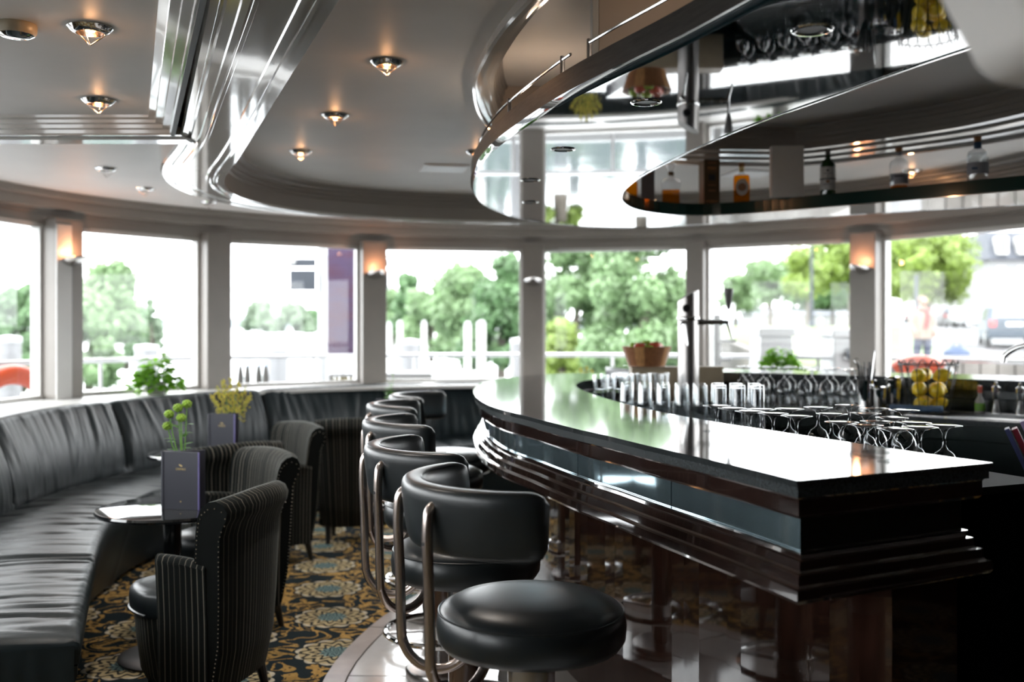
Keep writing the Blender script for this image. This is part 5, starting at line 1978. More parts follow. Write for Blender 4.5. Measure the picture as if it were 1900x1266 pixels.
# leaning menus at the right edge, on a dark side stand
st_ = thing('side_stand', 'dark side stand at the right edge beyond the bar end', 'stand', (1.95, 3.55, 0))
ps = at_z(1822, 928, .72)
bx_c = Vector((ps.x + .30, ps.y - .06, 0))
st_.location = bx_c
MB().box((0, 0, .705), (.60, .14, .03)).build('top', 'wood_rim', st_, bevel=.004)
MB().box((0, .0, .63), (.56, .10, .12)).build('drawer_box', 'wood_gloss', st_, bevel=.003)
for sx in (-1, 1):
    for sy in (-1, 1):
        MB().box((sx * .25, sy * .03, .31), (.04, .03, .62)).build('leg', 'wood_gloss', st_)
for k, (dx, mt, lab) in enumerate(((0, 'menu_navy', 'navy edged menu leaning at the right edge'), (.014, 'menu_red', 'dark red menu leaning between the other two at the right edge'), (.030, 'menu_lilac', 'lilac edged menu leaning at the right edge, rearmost'))):
    pm = at_y(1868 + 14 * k, 795 - 14 * (k == 2), 3.62)
    o = MB().box((0, 0, -.142 - .014 * (k == 2)), (.015 + .003 * (k == 1), .08, .284 + .028 * (k == 2))).build('leaning_menu', mt)
    o.location = (pm.x, pm.y, pm.z)
    o.rotation_euler = (0, radians(-24), radians(-26))
    tag(o, lab, 'menu', 'menus leaning at the right edge')

# pale bulkhead corner hanging close to the camera at the upper right
nb = MB()
pz = at_y(1812, 150, 1.10)
nb.prism([(0.0, 0.0), (0.7, 0.0), (0.7, 0.15), (0.0, 0.15)], 0, .5)
for v in nb.v:
    if v.x < .1 and v.z > .1:
        v.x -= .27
    if v.x > .5 and v.z < .1:
        v.z -= .12
o = nb.build('trim_40', 'bulkhead_paint', bevel=.02, bseg=4)
o.location = (pz.x, .95, pz.z)
tag(o, kind='structure', label='pale bulkhead corner close to the camera at the upper right')

# ------------------------------------------------------------------ outside: deck, river, banks
pbr('deck_white', (0.62, 0.63, 0.64), 0.5, var=0.06, vscale=3)
pbr('ship_white', (0.30, 0.305, 0.31), 0.4, var=0.03)
pbr('rail_metal', (0.40, 0.40, 0.41), 0.3, metal=0.7)
pbr('river_water', (0.10, 0.12, 0.13), 0.12, spec=0.6, bump=0.4, bscale=0.8, bdist=0.06)
pbr('grass_bank', (0.075, 0.11, 0.03), 0.9, var=0.3, vscale=0.4)
pbr('road_grey', (0.075, 0.075, 0.078), 0.9, var=0.1, vscale=0.5)
pbr('quay_stone', (0.12, 0.11, 0.10), 0.9, var=0.3, vscale=1.6)
pbr('bark', (0.10, 0.085, 0.07), 0.9, var=0.3, vscale=4)
leafy('foliage_pale', (0.17, 0.26, 0.125), 0.35, 0.8, 0.4)
leafy('foliage_deep', (0.095, 0.175, 0.075), 0.4, 0.7, 0.4)
leafy('foliage_lime', (0.20, 0.28, 0.06), 0.35, 0.6, 0.4)
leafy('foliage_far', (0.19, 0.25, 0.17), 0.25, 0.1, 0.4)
pbr('hill_blue', (0.10, 0.12, 0.135), 0.9, var=0.1, vscale=0.01)
pbr('orange_foam', (0.34, 0.04, 0.010), 0.45, var=0.08)
pbr('reflect_grey', (0.16, 0.16, 0.165), 0.35)
pbr('sign_slate', (0.028, 0.034, 0.045), 0.5, var=0.1)
pbr('fender_grey', (0.08, 0.075, 0.07), 0.6, var=0.2)
pbr('rope_yellow', (0.20, 0.16, 0.05), 0.7, var=0.2)
pbr('rope_blue', (0.05, 0.16, 0.42), 0.6)
pbr('house_white', (0.20, 0.20, 0.205), 0.8, var=0.04)
pbr('roof_slate', (0.06, 0.065, 0.08), 0.7, var=0.15, vscale=2)
pbr('roof_tile', (0.085, 0.05, 0.038), 0.8, var=0.2, vscale=2)
pbr('glass_dark', (0.09, 0.10, 0.12), 0.1, spec=0.8)
pbr('car_blue', (0.018, 0.03, 0.045), 0.5, spec=0.25)
pbr('car_white', (0.22, 0.225, 0.23), 0.25, coat=0.6)
pbr('car_black', (0.015, 0.015, 0.018), 0.5, spec=0.25)
pbr('tail_red', (0.45, 0.03, 0.03), 0.25)
pbr('coat_beige', (0.17, 0.13, 0.10), 0.8, var=0.1)
pbr('scarf_red', (0.22, 0.012, 0.010), 0.8)
pbr('trouser_navy', (0.03, 0.035, 0.06), 0.8)
pbr('skin', (0.24, 0.14, 0.10), 0.5)
pbr('hair_brown', (0.10, 0.06, 0.04), 0.6)
pbr('bag_blue', (0.03, 0.05, 0.10), 0.6)


def banner_mat():
    m = bpy.data.materials.new('banner_purple')
    m.use_nodes = True
    MATS['banner_purple'] = m
    t = NT(m)
    b = t.n['Principled BSDF']
    b.inputs['Roughness'].default_value = 0.6
    v = t.coord('Object', (.6, 1, 2.2))
    n = t.noise(v, 2.6, 4, .65)
    t.l.new(t.ramp(n, [(0.25, (0.04, 0.014, 0.036)), (0.45, (0.06, 0.036, 0.085)), (0.6, (0.068, 0.026, 0.055)), (0.8, (0.11, 0.088, 0.15))]), b.inputs['Base Color'])


banner_mat()
dk = [Vector((XL - .12, YB - 1))] + arc(WR + .12, 180, 0, 61) + [Vector((XR + .12, YB - 1))]
dko = [Vector((XL - 1.7, YB - 1))] + arc(WR + 1.9, 180, 0, 61) + [Vector((XR + 1.7, YB - 1))]
mb = MB().prism([(p.x, p.y) for p in dko] + [(p.x, p.y) for p in dk[::-1]], -.35, -.02)
tag(mb.build('floor_deck', 'deck_white'), kind='structure', label='white painted outer deck round the bow')
# white bulwark at the deck edge
mb = MB()
sweep(mb, dko, [(0.0, -1.8), (0.0, .62), (0.06, .62), (0.06, -.1)])
tag(mb.build('wall_bulwark', 'ship_white'), kind='structure', label='white bulwark at the edge of the deck')
# deck railing, posts one by one
RR = WR + 1.15
rail_t = thing('deck_railing', 'silver deck railing curving outside the windows', 'railing', (WC.x, WC.y + RR, 0))
path = [Vector((XL - 1.15, 1.0))] + arc(RR, 180, 0, 73) + [Vector((XR + 1.15, 1.0))]
part(MB().tube([(p.x, p.y, 1.06) for p in path], .022, 10), 'top_rail', 'rail_metal', rail_t, smooth=True)
for d in range(8, 180, 12):
    p = polar(RR, d)
    part(MB().tube([(p.x, p.y, -.02), (p.x, p.y, 1.05)], .016, 8), 'post', 'rail_metal', rail_t, smooth=True)


def life_ring(px, r, z, label, yaw):
    p = hit_wall(px, r)
    t_ = thing('life_ring', label, 'life ring', (p.x, p.y, z), yaw, 'orange life rings on the railing')
    R, q = .30, .075
    for k in range(4):
        a0 = pi / 4 + k * pi / 2
        P = [(R * cos(a), 0, R * sin(a)) for a in [a0 + .13 + (pi / 2 - .26) * i / 14 for i in range(15)]]
        MB().tube(P, q, 14).build('foam_section', 'orange_foam', t_, smooth=True)
        P = [(R * cos(a), 0, R * sin(a)) for a in [a0 - .14 + .28 * i / 5 for i in range(6)]]
        MB().tube(P, q * 1.01, 14).build('reflective_band', 'reflect_grey', t_, smooth=True)
    return t_


life_ring(22, WR + .98, .68, 'orange life ring outside the far left window', radians(55))
life_ring(1705, WR + .98, .73, 'orange life ring outside the right window', radians(-35))

# mooring posts and deck fittings
def dolphin(px, dist, top_y, w_px, label):
    x = (px - 950) / FPX * dist
    z = EYE - (top_y - HORIZON) / FPX * dist
    r = w_px / FPX * dist / 2
    t_ = thing('mooring_bollard', label, 'bollard', (x, dist, -2.2), 0, 'white mooring posts round the bow')
    hgt = z + 2.2
    MB().lathe([(r, 0), (r, hgt - .06)], 28).build('shaft', 'reflect_grey', t_, smooth=True, angle=40)
    MB().lathe([(r * 1.05, hgt - .07), (r * 1.07, hgt - .02), (r * .95, hgt), (0.0001, hgt + .02)], 28).build('cap', 'ship_white', t_, smooth=True, angle=40)


dolphin(17, 12.0, 625, 42, 'white mooring post in the far left window')
dolphin(272, 15.0, 641, 42, 'white mooring post behind the left potted plant')
dolphin(515, 16.0, 643, 37, 'white mooring post in the second window')
dolphin(760, 15.0, 631, 38, 'white mooring post to the right of the purple banner')
dolphin(962, 15.5, 629, 30, 'white mooring post against the middle pillar')
for px, dist, top_y, w_px, lab in ((722, 34, 600, 10, 'slim pale pole, leftmost in the third window'), (742, 34, 597, 10, 'slim pale pole beside a red hull in the third window'), (787, 36, 597, 10, 'slim pale pole left of the blue post'), (868, 34, 599, 13, 'pale pole with a pink mark in the third window'), (893, 34, 597, 17, 'thick pale pole, rightmost in the third window')):
    x = (px - 950) / FPX * dist
    z = EYE - (top_y - HORIZON) / FPX * dist
    t_ = thing('mooring_pole', lab, 'pole', (x, dist, -2.2), 0, 'slim mooring poles in the river')
    r = w_px / FPX * dist / 2
    MB().lathe([(r, 0), (r, z + 2.1)], 14).build('shaft', 'frame_white', t_, smooth=True)
    MB().lathe([(r * 1.1, z + 2.1), (r * .8, z + 2.2), (0.0001, z + 2.25)], 14).build('tip', 'ship_white', t_, smooth=True)

# mast with slate boards and purple banner
mx = at_y(599, 605, 11.2)
mast = thing('bow_mast', 'white mast on the bow carrying two slate coloured signal boards', 'mast', (mx.x, mx.y, -.02))
MB().lathe([(.055, 0), (.055, 3.2), (.05, 3.25)], 20).build('pole', 'ship_white', mast, smooth=True)
MB().tube([(-.45, 0, 2.13), (.85, 0, 2.13)], .018, 8).build('cross_arm', 'ship_white', mast, smooth=True)
for px0, px1 in ((538, 586), (700, 720)):
    a, b = at_y(px0, 480, 11.1), at_y(px1, 540, 11.1)
    cx, cz = (a.x + b.x) / 2 - mx.x, (a.z + b.z) / 2 + .02
    o = MB().box((cx, -.1, cz - .06), (b.x - a.x, .02, (a.z - b.z) * .62)).build('signal_board', 'sign_slate', mast)
    MB().box((cx, -.1, cz + .13), (b.x - a.x, .02, (a.z - b.z) * .24)).build('upper_board', 'sign_slate', o)
    MB().lathe([(0.0001, 0), (.03, 0), (.03, .02), (0.0001, .02)], 16, Matrix.Translation((cx - .10, -.112, cz + .14)) @ Matrix.Rotation(pi / 2, 4, 'X')).build('lamp', 'ship_white', o)
a, b = at_y(608, 440, 10.2), at_y(664, 660, 10.2)
bn = thing('banner_stand', 'tall purple roll-up banner outside, left of the third pillar', 'banner', ((a.x + b.x) / 2, 10.2, -.02))
mb = MB()
rows = []
for i in range(2):
    rows.append([(-(b.x - a.x) / 2 + (b.x - a.x) * i, 0, z) for z in (b.z, 2.4)])
mb.box((0, 0, (b.z + 2.45) / 2), (b.x - a.x, .012, 2.45 - b.z))
mb.build('printed_sheet', 'banner_purple', bn)
MB().tube([(0, .04, 0), (0, .04, 2.46)], .014, 8).build('pole', 'rail_metal', bn, smooth=True)
MB().box((0, .03, 2.46), (b.x - a.x + .02, .04, .03)).build('top_bar', 'rail_metal', bn)
MB().box((0, .02, .05), (b.x - a.x + .06, .20, .10)).build('foot', 'rail_metal', bn, bevel=.01)

# stacked fenders, coiled yellow line, blue line, white lockers on deck
for k in range(4):
    p = at_y(446 + 13 * k + (8 if k > 1 else 0), 700, 9.4)
    t_ = thing('boat_fender', '%s from the left of the grey fenders standing below the railing' % ORD[k], 'fender', (p.x, p.y, -.02), 0, 'grey fenders standing on the deck')
    MB().lathe([(0.0001, 0), (.026, .02), (.030, .10), (.030, .90), (.024, .95), (.018, .98), (.018, 1.0), (0.0001, 1.0)], 14).build('body', 'fender_grey', t_, smooth=True)
    MB().tube([(0, 0, .99), (.01, .02, 1.03)], .008, 6).build('eye_line', 'rope_blue', t_)
p = at_y(643, 690, 9.8)
rc = thing('rope_coil', 'pale yellow rope coil hanging by the railing under the banner', 'rope', (p.x, p.y, -.02))
for k in range(7):
    MB().tube([(-.14 + .045 * k + .015 * sin(t), .02 * cos(t), .55 + .36 * cos(t)) for t in [2 * pi * i / 24 for i in range(24)]], .014, 6, closed=True).build('loop', 'rope_yellow', rc, smooth=True)
MB().tube([(-.16, 0, .90), (.16, 0, .90)], .018, 8).build('hook_bar', 'rail_metal', rc)
MB().box((-.16, 0, .45), (.03, .03, .92)).build('rack_post', 'rail_metal', rc)
MB().box((.16, 0, .45), (.03, .03, .92)).build('rack_post', 'rail_metal', rc)


def locker(px0, px1, ytop, dist, label, blue=False, slope=.0):
    a, b = at_y(px0, ytop, dist), at_y(px1, ytop, dist)
    w_ = b.x - a.x
    t_ = thing('deck_locker', label, 'locker', ((a.x + b.x) / 2, dist, -.02), 0, 'white lockers on the deck')
    h = a.z + .02
    mb = MB()
    k = 1 - slope
    mb.add([(-w_ / 2, -.25, 0), (w_ / 2, -.25, 0), (w_ / 2, .25, 0), (-w_ / 2, .25, 0), (-w_ / 2 * k, -.2, h - .08), (w_ / 2 * k, -.2, h - .08), (w_ / 2 * k, .2, h - .08), (-w_ / 2 * k, .2, h - .08)],
           [(0, 3, 2, 1), (4, 5, 6, 7), (0, 1, 5, 4), (1, 2, 6, 5), (2, 3, 7, 6), (3, 0, 4, 7)])
    mb.build('body', 'ship_white', t_, bevel=.015)
    MB().box((0, 0, h - .04), (w_ * k + .05, .47, .08)).build('lid', 'ship_white', t_, bevel=.02)
    MB().box((w_ * .2, -.235, h * .8), (.03, .02, .06)).build('latch', 'rail_metal', t_)
    if blue:
        MB().lathe([(0.0001, 0), (.07, 0), (.07, .012), (0.0001, .012)], 20, Matrix.Translation((0.02, -.245, h - .23)) @ Matrix.Rotation(pi / 2, 4, 'X')).build('round_window', 'sign_slate', t_)


locker(1392, 1470, 608, 9.5, 'white tapering deck box outside, behind the beer tap', slope=.25)
locker(1535, 1592, 610, 9.5, 'white square deck locker with a round dark window', blue=True)
locker(722, 800, 690, 9.6, 'low pale deck locker under the third window')
p = at_y(1330, 600, 9.6)
cr = thing('deck_crane', 'thin white post with short arms beside the beer tap arm', 'post', (p.x, p.y, -.02))
MB().box((0, 0, .73), (.07, .07, 1.5)).build('post', 'ship_white', cr, bevel=.008)
MB().box((.10, 0, 1.23), (.16, .03, .03)).build('bracket', 'ship_white', cr)
MB().box((.08, 0, 1.05), (.12, .03, .03)).build('bracket', 'ship_white', cr)

# river and banks
wt_ = MB().add([(-900, 12, -2.2), (900, 12, -2.2), (900, 2400, -2.2), (-900, 2400, -2.2)], [(0, 1, 2, 3)]).add([(-900, -100, -2.2), (900, -100, -2.2), (900, 12, -2.2), (-900, 12, -2.2)], [(0, 1, 2, 3)]).build('river', 'river_water')
tag(wt_, 'pale river water reflecting the white sky', 'water', kind='stuff')
# the quay rises gently away from the ship
def gz(x, y):
    return 0.25 + min(1.0, max(0, (y - 24) / 36)) * 1.0
qm = MB()
gx = [6.5, 9, 12, 16, 22, 30, 40, 55, 80, 120, 200]
gy = [11, 14, 18, 22, 26, 30, 36, 42, 50, 60, 80, 110, 160, 240]
vs_ = []
for y in gy:
    for i, x in enumerate(gx):
        xx = x + (y * .12 if i < 1 else 0) if True else x
        vs_.append((x + max(0, (y - 20)) * .10, y, gz(x, y)))
fs = []
for j in range(len(gy) - 1):
    for i in range(len(gx) - 1):
        a = j * len(gx) + i
        fs.append((a, a + 1, a + len(gx) + 1, a + len(gx)))
qm.add(vs_, fs)
tag(qm.build('ground_quay', 'road_grey', smooth=True), 'grey quay road rising away from the river', 'road', kind='structure')
# quay wall at the ship side
qw = MB()
qv = [(6.5 + max(0, (y - 20)) * .10, y) for y in gy]
qw.loft([[(x, y, -2.3), (x, y, gz(x, y) + .02), (x + .3, y, gz(x, y) + .02), (x + .3, y, -2.3)] for x, y in qv])
tag(qw.build('wall_quay', 'quay_stone'), kind='structure', label='stone quay wall along the river')
# low stone parapet seen below the railing at the right
for k in range(9):
    a = at_y(1715 + 32 * k, 657, 17.0)
    b = at_y(1715 + 32 * (k + 1) - 1, 657, 17.0)
    if k == 0:
        par = thing('stone_parapet', 'rough stone parapet on the quay outside the right window', 'wall', (a.x, 17.0, .25))
    part(MB().box(((a.x + b.x) / 2, 17.0, .55), (b.x - a.x - .01, .35, .6)), 'stone_block', 'quay_stone', par, bevel=.02)
# grass
gm = MB()
gv = []
for y in gy:
    if y < 26:
        continue
    x0 = 6.9 + max(0, (y - 20)) * .10
    x1 = x0 + (y - 20) * .27 + 2
    gv.append([(x0, y, gz(x0, y) + .03), ((x0 + x1) / 2, y, gz(x0, y) + .06), (x1, y, gz(x1, y) + .03)])
gm.loft(gv, closed_ring=False, caps=False)
tag(gm.build('ground_lawn', 'grass_bank', smooth=True), 'mown green lawn under the clipped trees', 'grass', kind='stuff')

# trees ------------------------------------------------------------------
def tree(name, label, px, base_y, dist, top_y, w_px, mat, seed, boxy=False, base_z=None, trunk_w=.25, group=None, n=2600, leaf=.28, crown_low=.25):
    rnd = random.Random(seed)
    x = (px - 950) / FPX * dist
    zt = EYE - (top_y - HORIZON) / FPX * dist
    zb = base_z if base_z is not None else EYE - (base_y - HORIZON) / FPX * dist
    w_ = w_px / FPX * dist
    h = zt - zb
    t_ = thing(name, label, 'tree', (x, dist, zb), 0, group)
    MB().tube([(0, 0, 0), (0, 0, h * .3), (.05 * w_, 0, h * .6)], [trunk_w, trunk_w * .8, trunk_w * .4], 8).build('trunk', 'bark', t_, smooth=True)
    lobes = []
    cl0 = h * crown_low
    for k in range(26):
        if boxy:
            lobes.append(((rnd.uniform(-.36, .36) * w_, rnd.uniform(-.36, .36) * w_, cl0 + (h - cl0) * rnd.uniform(.18, .86)), rnd.uniform(.18, .26) * w_))
        else:
            v = rnd.uniform(0, 1)
            rr = w_ * .5 * (1 - .65 * v) * .75
            a = rnd.uniform(0, 2 * pi)
            lobes.append(((rr * cos(a), rr * sin(a), cl0 + (h - cl0) * (.10 + .82 * v)), w_ * rnd.uniform(.14, .22)))
    m_ = MB()
    vs2, fs2 = [], []
    for (c, r) in lobes:
        m_.sphere(c, r * .62, 8, 6, (1, 1, .85))
    for k in range(int(n * 1.5)):
        c, r = rnd.choice(lobes)
        d = Vector((rnd.gauss(0, 1), rnd.gauss(0, 1), rnd.gauss(0, 1))).normalized()
        q = Vector(c) + d * r * rnd.uniform(.58, 1.12)
        u = d.orthogonal().normalized()
        u = (Matrix.Rotation(rnd.uniform(0, 6.28), 3, d) @ u)
        s = leaf * rnd.uniform(.6, 1.3)
        vv = (d + Vector((rnd.gauss(0, .5), rnd.gauss(0, .5), rnd.gauss(0, .5)))).cross(u).normalized()
        o0 = len(vs2)
        vs2 += [q - u * s * .5, q + vv * s * .45, q + u * s * .5, q - vv * s * .45]
        fs2.append((o0, o0 + 1, o0 + 2, o0 + 3))
    m_.add(vs2, fs2)
    for v in m_.v:
        if v.z < cl0 * .8:
            v.z = cl0 * .8 + (v.z - cl0 * .8) * .2
    m_.build('crown', mat, t_, recalc=False)


G1 = 'clipped trees along the quay road'
tree('clipped_tree', 'largest clipped tree, right of the straw cup pillar', 1722, 604, 66, 436, 175, 'foliage_lime', 11, True, trunk_w=.30, group=G1, n=5000, leaf=.32, crown_low=.28)
tree('clipped_tree', 'clipped tree partly hidden by the right lamp pillar', 1580, 606, 76, 428, 110, 'foliage_lime', 12, True, trunk_w=.30, group=G1, n=3500, leaf=.36, crown_low=.33)
tree('clipped_tree', 'clipped tree directly right of the beer tap handle', 1500, 606, 92, 452, 90, 'foliage_lime', 13, True, trunk_w=.3, group=G1, n=3000, leaf=.42, crown_low=.33)
tree('clipped_tree', 'smaller clipped tree above the tap handle', 1430, 606, 112, 482, 85, 'foliage_pale', 14, True, trunk_w=.3, group=G1, n=2500, leaf=.5, crown_low=.33)
tree('clipped_tree', 'smallest clipped tree of the row, against the pillar', 1365, 606, 132, 508, 75, 'foliage_pale', 15, True, trunk_w=.3, group=G1, n=2500, leaf=.55, crown_low=.25)
tree('clipped_tree', 'dark low tree behind the row of clipped trees', 1545, 604, 128, 510, 220, 'foliage_deep', 16, True, trunk_w=.3, group=G1, n=3000, leaf=.5, crown_low=.4)
G2 = 'leafy trees on the far bank'
tree('willow_tree', 'big pale willow behind the fruit bowl', 1190, 700, 38, 405, 240, 'foliage_pale', 21, False, base_z=-1.5, group=G2, n=7000, leaf=.24, crown_low=.05)
tree('willow_tree', 'pale willow right of the middle pillar', 1065, 690, 44, 420, 190, 'foliage_pale', 22, False, base_z=-1.5, group=G2, n=6000, leaf=.26, crown_low=.05)
tree('willow_tree', 'low lime coloured bush right of the middle pillar', 1040, 690, 34, 590, 90, 'foliage_lime', 23, False, base_z=-1.8, group=G2, n=2500, leaf=.2, crown_low=.05)
tree('bank_tree', 'dark green tree left of the middle pillar', 930, 690, 52, 480, 150, 'foliage_deep', 24, False, base_z=-1.5, group=G2, n=5000, leaf=.30, crown_low=.05)
tree('bank_tree', 'tallest tree top beside the middle pillar', 955, 690, 62, 455, 70, 'foliage_pale', 25, False, base_z=-1.5, group=G2, n=2500, leaf=.33, crown_low=.2)
tree('bank_tree', 'rounded green tree in the centre of the third window', 860, 690, 66, 498, 150, 'foliage_pale', 26, False, base_z=-1.5, group=G2, n=5000, leaf=.34, crown_low=.05)
tree('bank_tree', 'pale tree above the thin mooring poles', 800, 690, 80, 520, 130, 'foliage_pale', 27, False, base_z=-1.5, group=G2, n=4000, leaf=.4, crown_low=.05)
tree('bank_tree', 'pointed tree next to the second wall lamp', 755, 690, 92, 505, 70, 'foliage_deep', 28, False, base_z=-1.5, group=G2, n=2500, leaf=.42, crown_low=.1)
tree('bank_tree', 'low tree at the left of the third window', 728, 690, 104, 540, 90, 'foliage_pale', 29, False, base_z=-1.5, group=G2, n=2500, leaf=.42, crown_low=.05)
G3 = 'trees on the river island'
for k, (px, ty, wp, mt, lab) in enumerate(((480, 565, 70, 'foliage_far', 'left rounded tree of the island in the second window'), (545, 568, 75, 'foliage_far', 'right rounded tree of the island in the second window'), (582, 575, 40, 'foliage_deep', 'small dark tree at the right end of the island'))):
    tree('island_tree', lab, px, 618, 190 + 22 * k, ty, wp, mt, 31 + k, False, group=G3, n=2000, leaf=.9, crown_low=.0)
G4 = 'trees on the left bank'
tree('bank_tree', 'tall loose tree in the first full window at left', 205, 660, 55, 488, 130, 'foliage_pale', 41, False, base_z=-1.5, group=G4, n=3500, leaf=.30, crown_low=.35)
tree('bank_tree', 'low dense tree beside the left lamp pillar', 165, 660, 50, 540, 130, 'foliage_pale', 42, False, base_z=-1.8, group=G4, n=4000, leaf=.28, crown_low=.0)
tree('bank_tree', 'dark green tree left of the potted plant', 235, 660, 66, 545, 90, 'foliage_deep', 43, False, base_z=-1.5, group=G4, n=3000, leaf=.3, crown_low=.0)
tree('bank_tree', 'thin tree at the right of the left bank', 280, 660, 78, 552, 50, 'foliage_far', 44, False, base_z=-1.5, group=G4, n=1800, leaf=.35, crown_low=.1)
tree('bank_tree', 'green tree in the far left window', 40, 660, 48, 515, 130, 'foliage_deep', 45, False, base_z=-1.8, group=G4, n=4000, leaf=.28, crown_low=.0)
tree('bank_tree', 'pale tree at the left edge of the far left window', -35, 660, 60, 535, 130, 'foliage_pale', 46, False, base_z=-1.8, group=G4, n=4000, leaf=.28, crown_low=.0)
# distant hills across the river
hm = MB()
rows = []
for i in range(41):
    x = -900 + 40 * i
    hgt = 14 + 8 * noise.noise(Vector((i * .35, 2, 0)))
    rows.append([(x, 1500, -3), (x, 1560, hgt * .7), (x, 1640, hgt), (x, 1800, -3)])
hm.loft(rows, closed_ring=False, caps=False)
tag(hm.build('hill_ridge', 'hill_blue', smooth=True), 'low blue hills on the horizon across the river', 'hills')

# houses -----------------------------------------------------------------
def house(label, px0, px1, eave_y, ridge_y, dist, roof, depth, win_cols, win_rows, base_z=1.2, dormers=0, mansard=False, name='town_house'):
    a, b = at_y(px0, eave_y, dist), at_y(px1, eave_y, dist)
    zr = EYE - (ridge_y - HORIZON) / FPX * dist
    w_ = b.x - a.x
    t_ = thing(name, label, 'house', ((a.x + b.x) / 2, dist + depth / 2, base_z), 0, 'houses by the quay road')
    h = a.z - base_z
    MB().box((0, 0, h / 2), (w_, depth, h)).build('wall', 'house_white', t_)
    k = .80 if mansard else .02
    e = .3
    mb = MB().add([(-w_ / 2 - e, -depth / 2 - e, h), (w_ / 2 + e, -depth / 2 - e, h), (w_ / 2 + e, depth / 2 + e, h), (-w_ / 2 - e, depth / 2 + e, h),
                   (-w_ / 2 * (.94 if mansard else 1), -depth / 2 * k, zr - base_z), (w_ / 2 * (.94 if mansard else 1), -depth / 2 * k, zr - base_z), (w_ / 2 * (.94 if mansard else 1), depth / 2 * k, zr - base_z), (-w_ / 2 * (.94 if mansard else 1), depth / 2 * k, zr - base_z)],
                  [(0, 3, 2, 1), (4, 5, 6, 7), (0, 1, 5, 4), (1, 2, 6, 5), (2, 3, 7, 6), (3, 0, 4, 7)])
    rf = mb.build('roof', roof, t_)
    for i in range(win_cols):
        for j in range(win_rows):
            x = -w_ / 2 + w_ * (i + .5) / win_cols
            z = h * (j + .5) / win_rows
            f = MB().box((x, -depth / 2 - .02, z), (w_ / win_cols * .42, .08, h / win_rows * .58)).build('window', 'frame_white', t_)
            MB().box((x, -depth / 2 - .07, z), (w_ / win_cols * .32, .03, h / win_rows * .5)).build('pane', 'label_grey', f)
    rh = zr - base_z - h
    for i in range(dormers):
        x = -w_ / 2 + w_ * (i + .5) / dormers
        d = MB().box((x, -depth / 2 + .0, h + rh * .48), (w_ / dormers * .5, .9, rh * .6)).build('dormer', 'frame_white', rf)
        MB().box((x, -depth / 2 - .46, h + rh * .48), (w_ / dormers * .3, .03, rh * .45)).build('pane', 'glass_dark', d)
    MB().box((-w_ * .3, 0, zr - base_z + .3), (.7, .7, 1.4)).build('chimney', 'roof_tile', rf)


house('white town house with slate mansard roof and dormers, at the right edge', 1838, 1990, 482, 428, 84, 'roof_slate', 9, 4, 2, base_z=1.2, dormers=4, mansard=True)
house('white house with brown tiled roof behind the mansard house', 1788, 1850, 480, 445, 104, 'roof_tile', 9, 2, 2, base_z=1.2)
house('low white house behind the parked cars', 1752, 1832, 552, 520, 98, 'house_white', 7, 3, 1, base_z=1.2, name='low_house')
house('pale distant building seen between the tree trunks', 1400, 1600, 585, 570, 170, 'roof_slate', 10, 9, 1, base_z=1.2, name='far_building')

# cars -------------------------------------------------------------------
def car(label, px, dist, yaw, mat, base_z, rear=True, s=1.0):
    x = (px - 950) / FPX * dist
    t_ = thing('parked_car', label, 'car', (x, dist, base_z), yaw, 'cars on the quay road')
    t_.scale = (s, s, s)
    prof = [(-2.1, .30), (-2.12, .62), (-2.02, .92), (-1.85, 1.0), (-1.50, 1.40), (-.2, 1.46), (.45, 1.38), (1.05, .98), (1.95, .86), (2.1, .62), (2.1, .30)]
    rings = []
    for yy, k in ((-.86, .93), (-.82, 1), (.82, 1), (.86, .93)):
        rings.append([(px_ * (1 if k == 1 else .985), yy * (1 - .16 * max(0, (pz_ - .95) / .5)), pz_) for px_, pz_ in prof])
    MB().loft(rings).build('body', mat, t_, smooth=True, angle=30)
    MB().add([(-1.90, -.66, 1.02), (-1.90, .66, 1.02), (-1.56, .60, 1.36), (-1.56, -.60, 1.36)], [(0, 1, 2, 3)]).build('rear_window', 'glass_dark', t_)
    for s2 in (-1, 1):
        MB().add([(-1.5, s2 * .845, .98), (.85, s2 * .845, .98), (.35, s2 * .765, 1.34), (-1.3, s2 * .765, 1.36)], [(0, 1, 2, 3)]).build('side_window', 'glass_dark', t_)
        MB().box((-2.09, s2 * .68, .82), (.06, .22, .24)).build('tail_light', 'tail_red', t_, bevel=.02)
        for wx in (-1.3, 1.3):
            w2 = MB().lathe([(.0001, -.1), (.30, -.1), (.32, -.07), (.32, .07), (.30, .1), (.0001, .1)], 18, Matrix.Translation((wx, s2 * .78, .32)) @ Matrix.Rotation(pi / 2, 4, 'X')).build('wheel', 'rubber_black', t_, smooth=True, angle=40)
            MB().lathe([(.0001, s2 * -.105), (.19, s2 * -.105)], 14, Matrix.Translation((wx, s2 * .78, .32)) @ Matrix.Rotation(pi / 2, 4, 'X')).build('hub', 'rail_metal', w2)
    MB().box((-2.12, 0, .80), (.03, .52, .12)).build('number_plate', 'label_white', t_)
    MB().box((-2.10, 0, .42), (.10, 1.6, .2)).build('bumper', mat, t_, bevel=.03)


car('dark blue estate car seen from behind at the right edge', 1870, 37, radians(70), 'car_blue', gz(0, 37), True)
car('white car parked furthest left before the low house', 1772, 72, radians(10), 'car_white', 1.22)
car('white car parked beside the mansard house', 1818, 70, radians(5), 'car_white', 1.22)
car('dark car parked behind the person in the beige coat', 1733, 76, radians(20), 'car_black', 1.22)

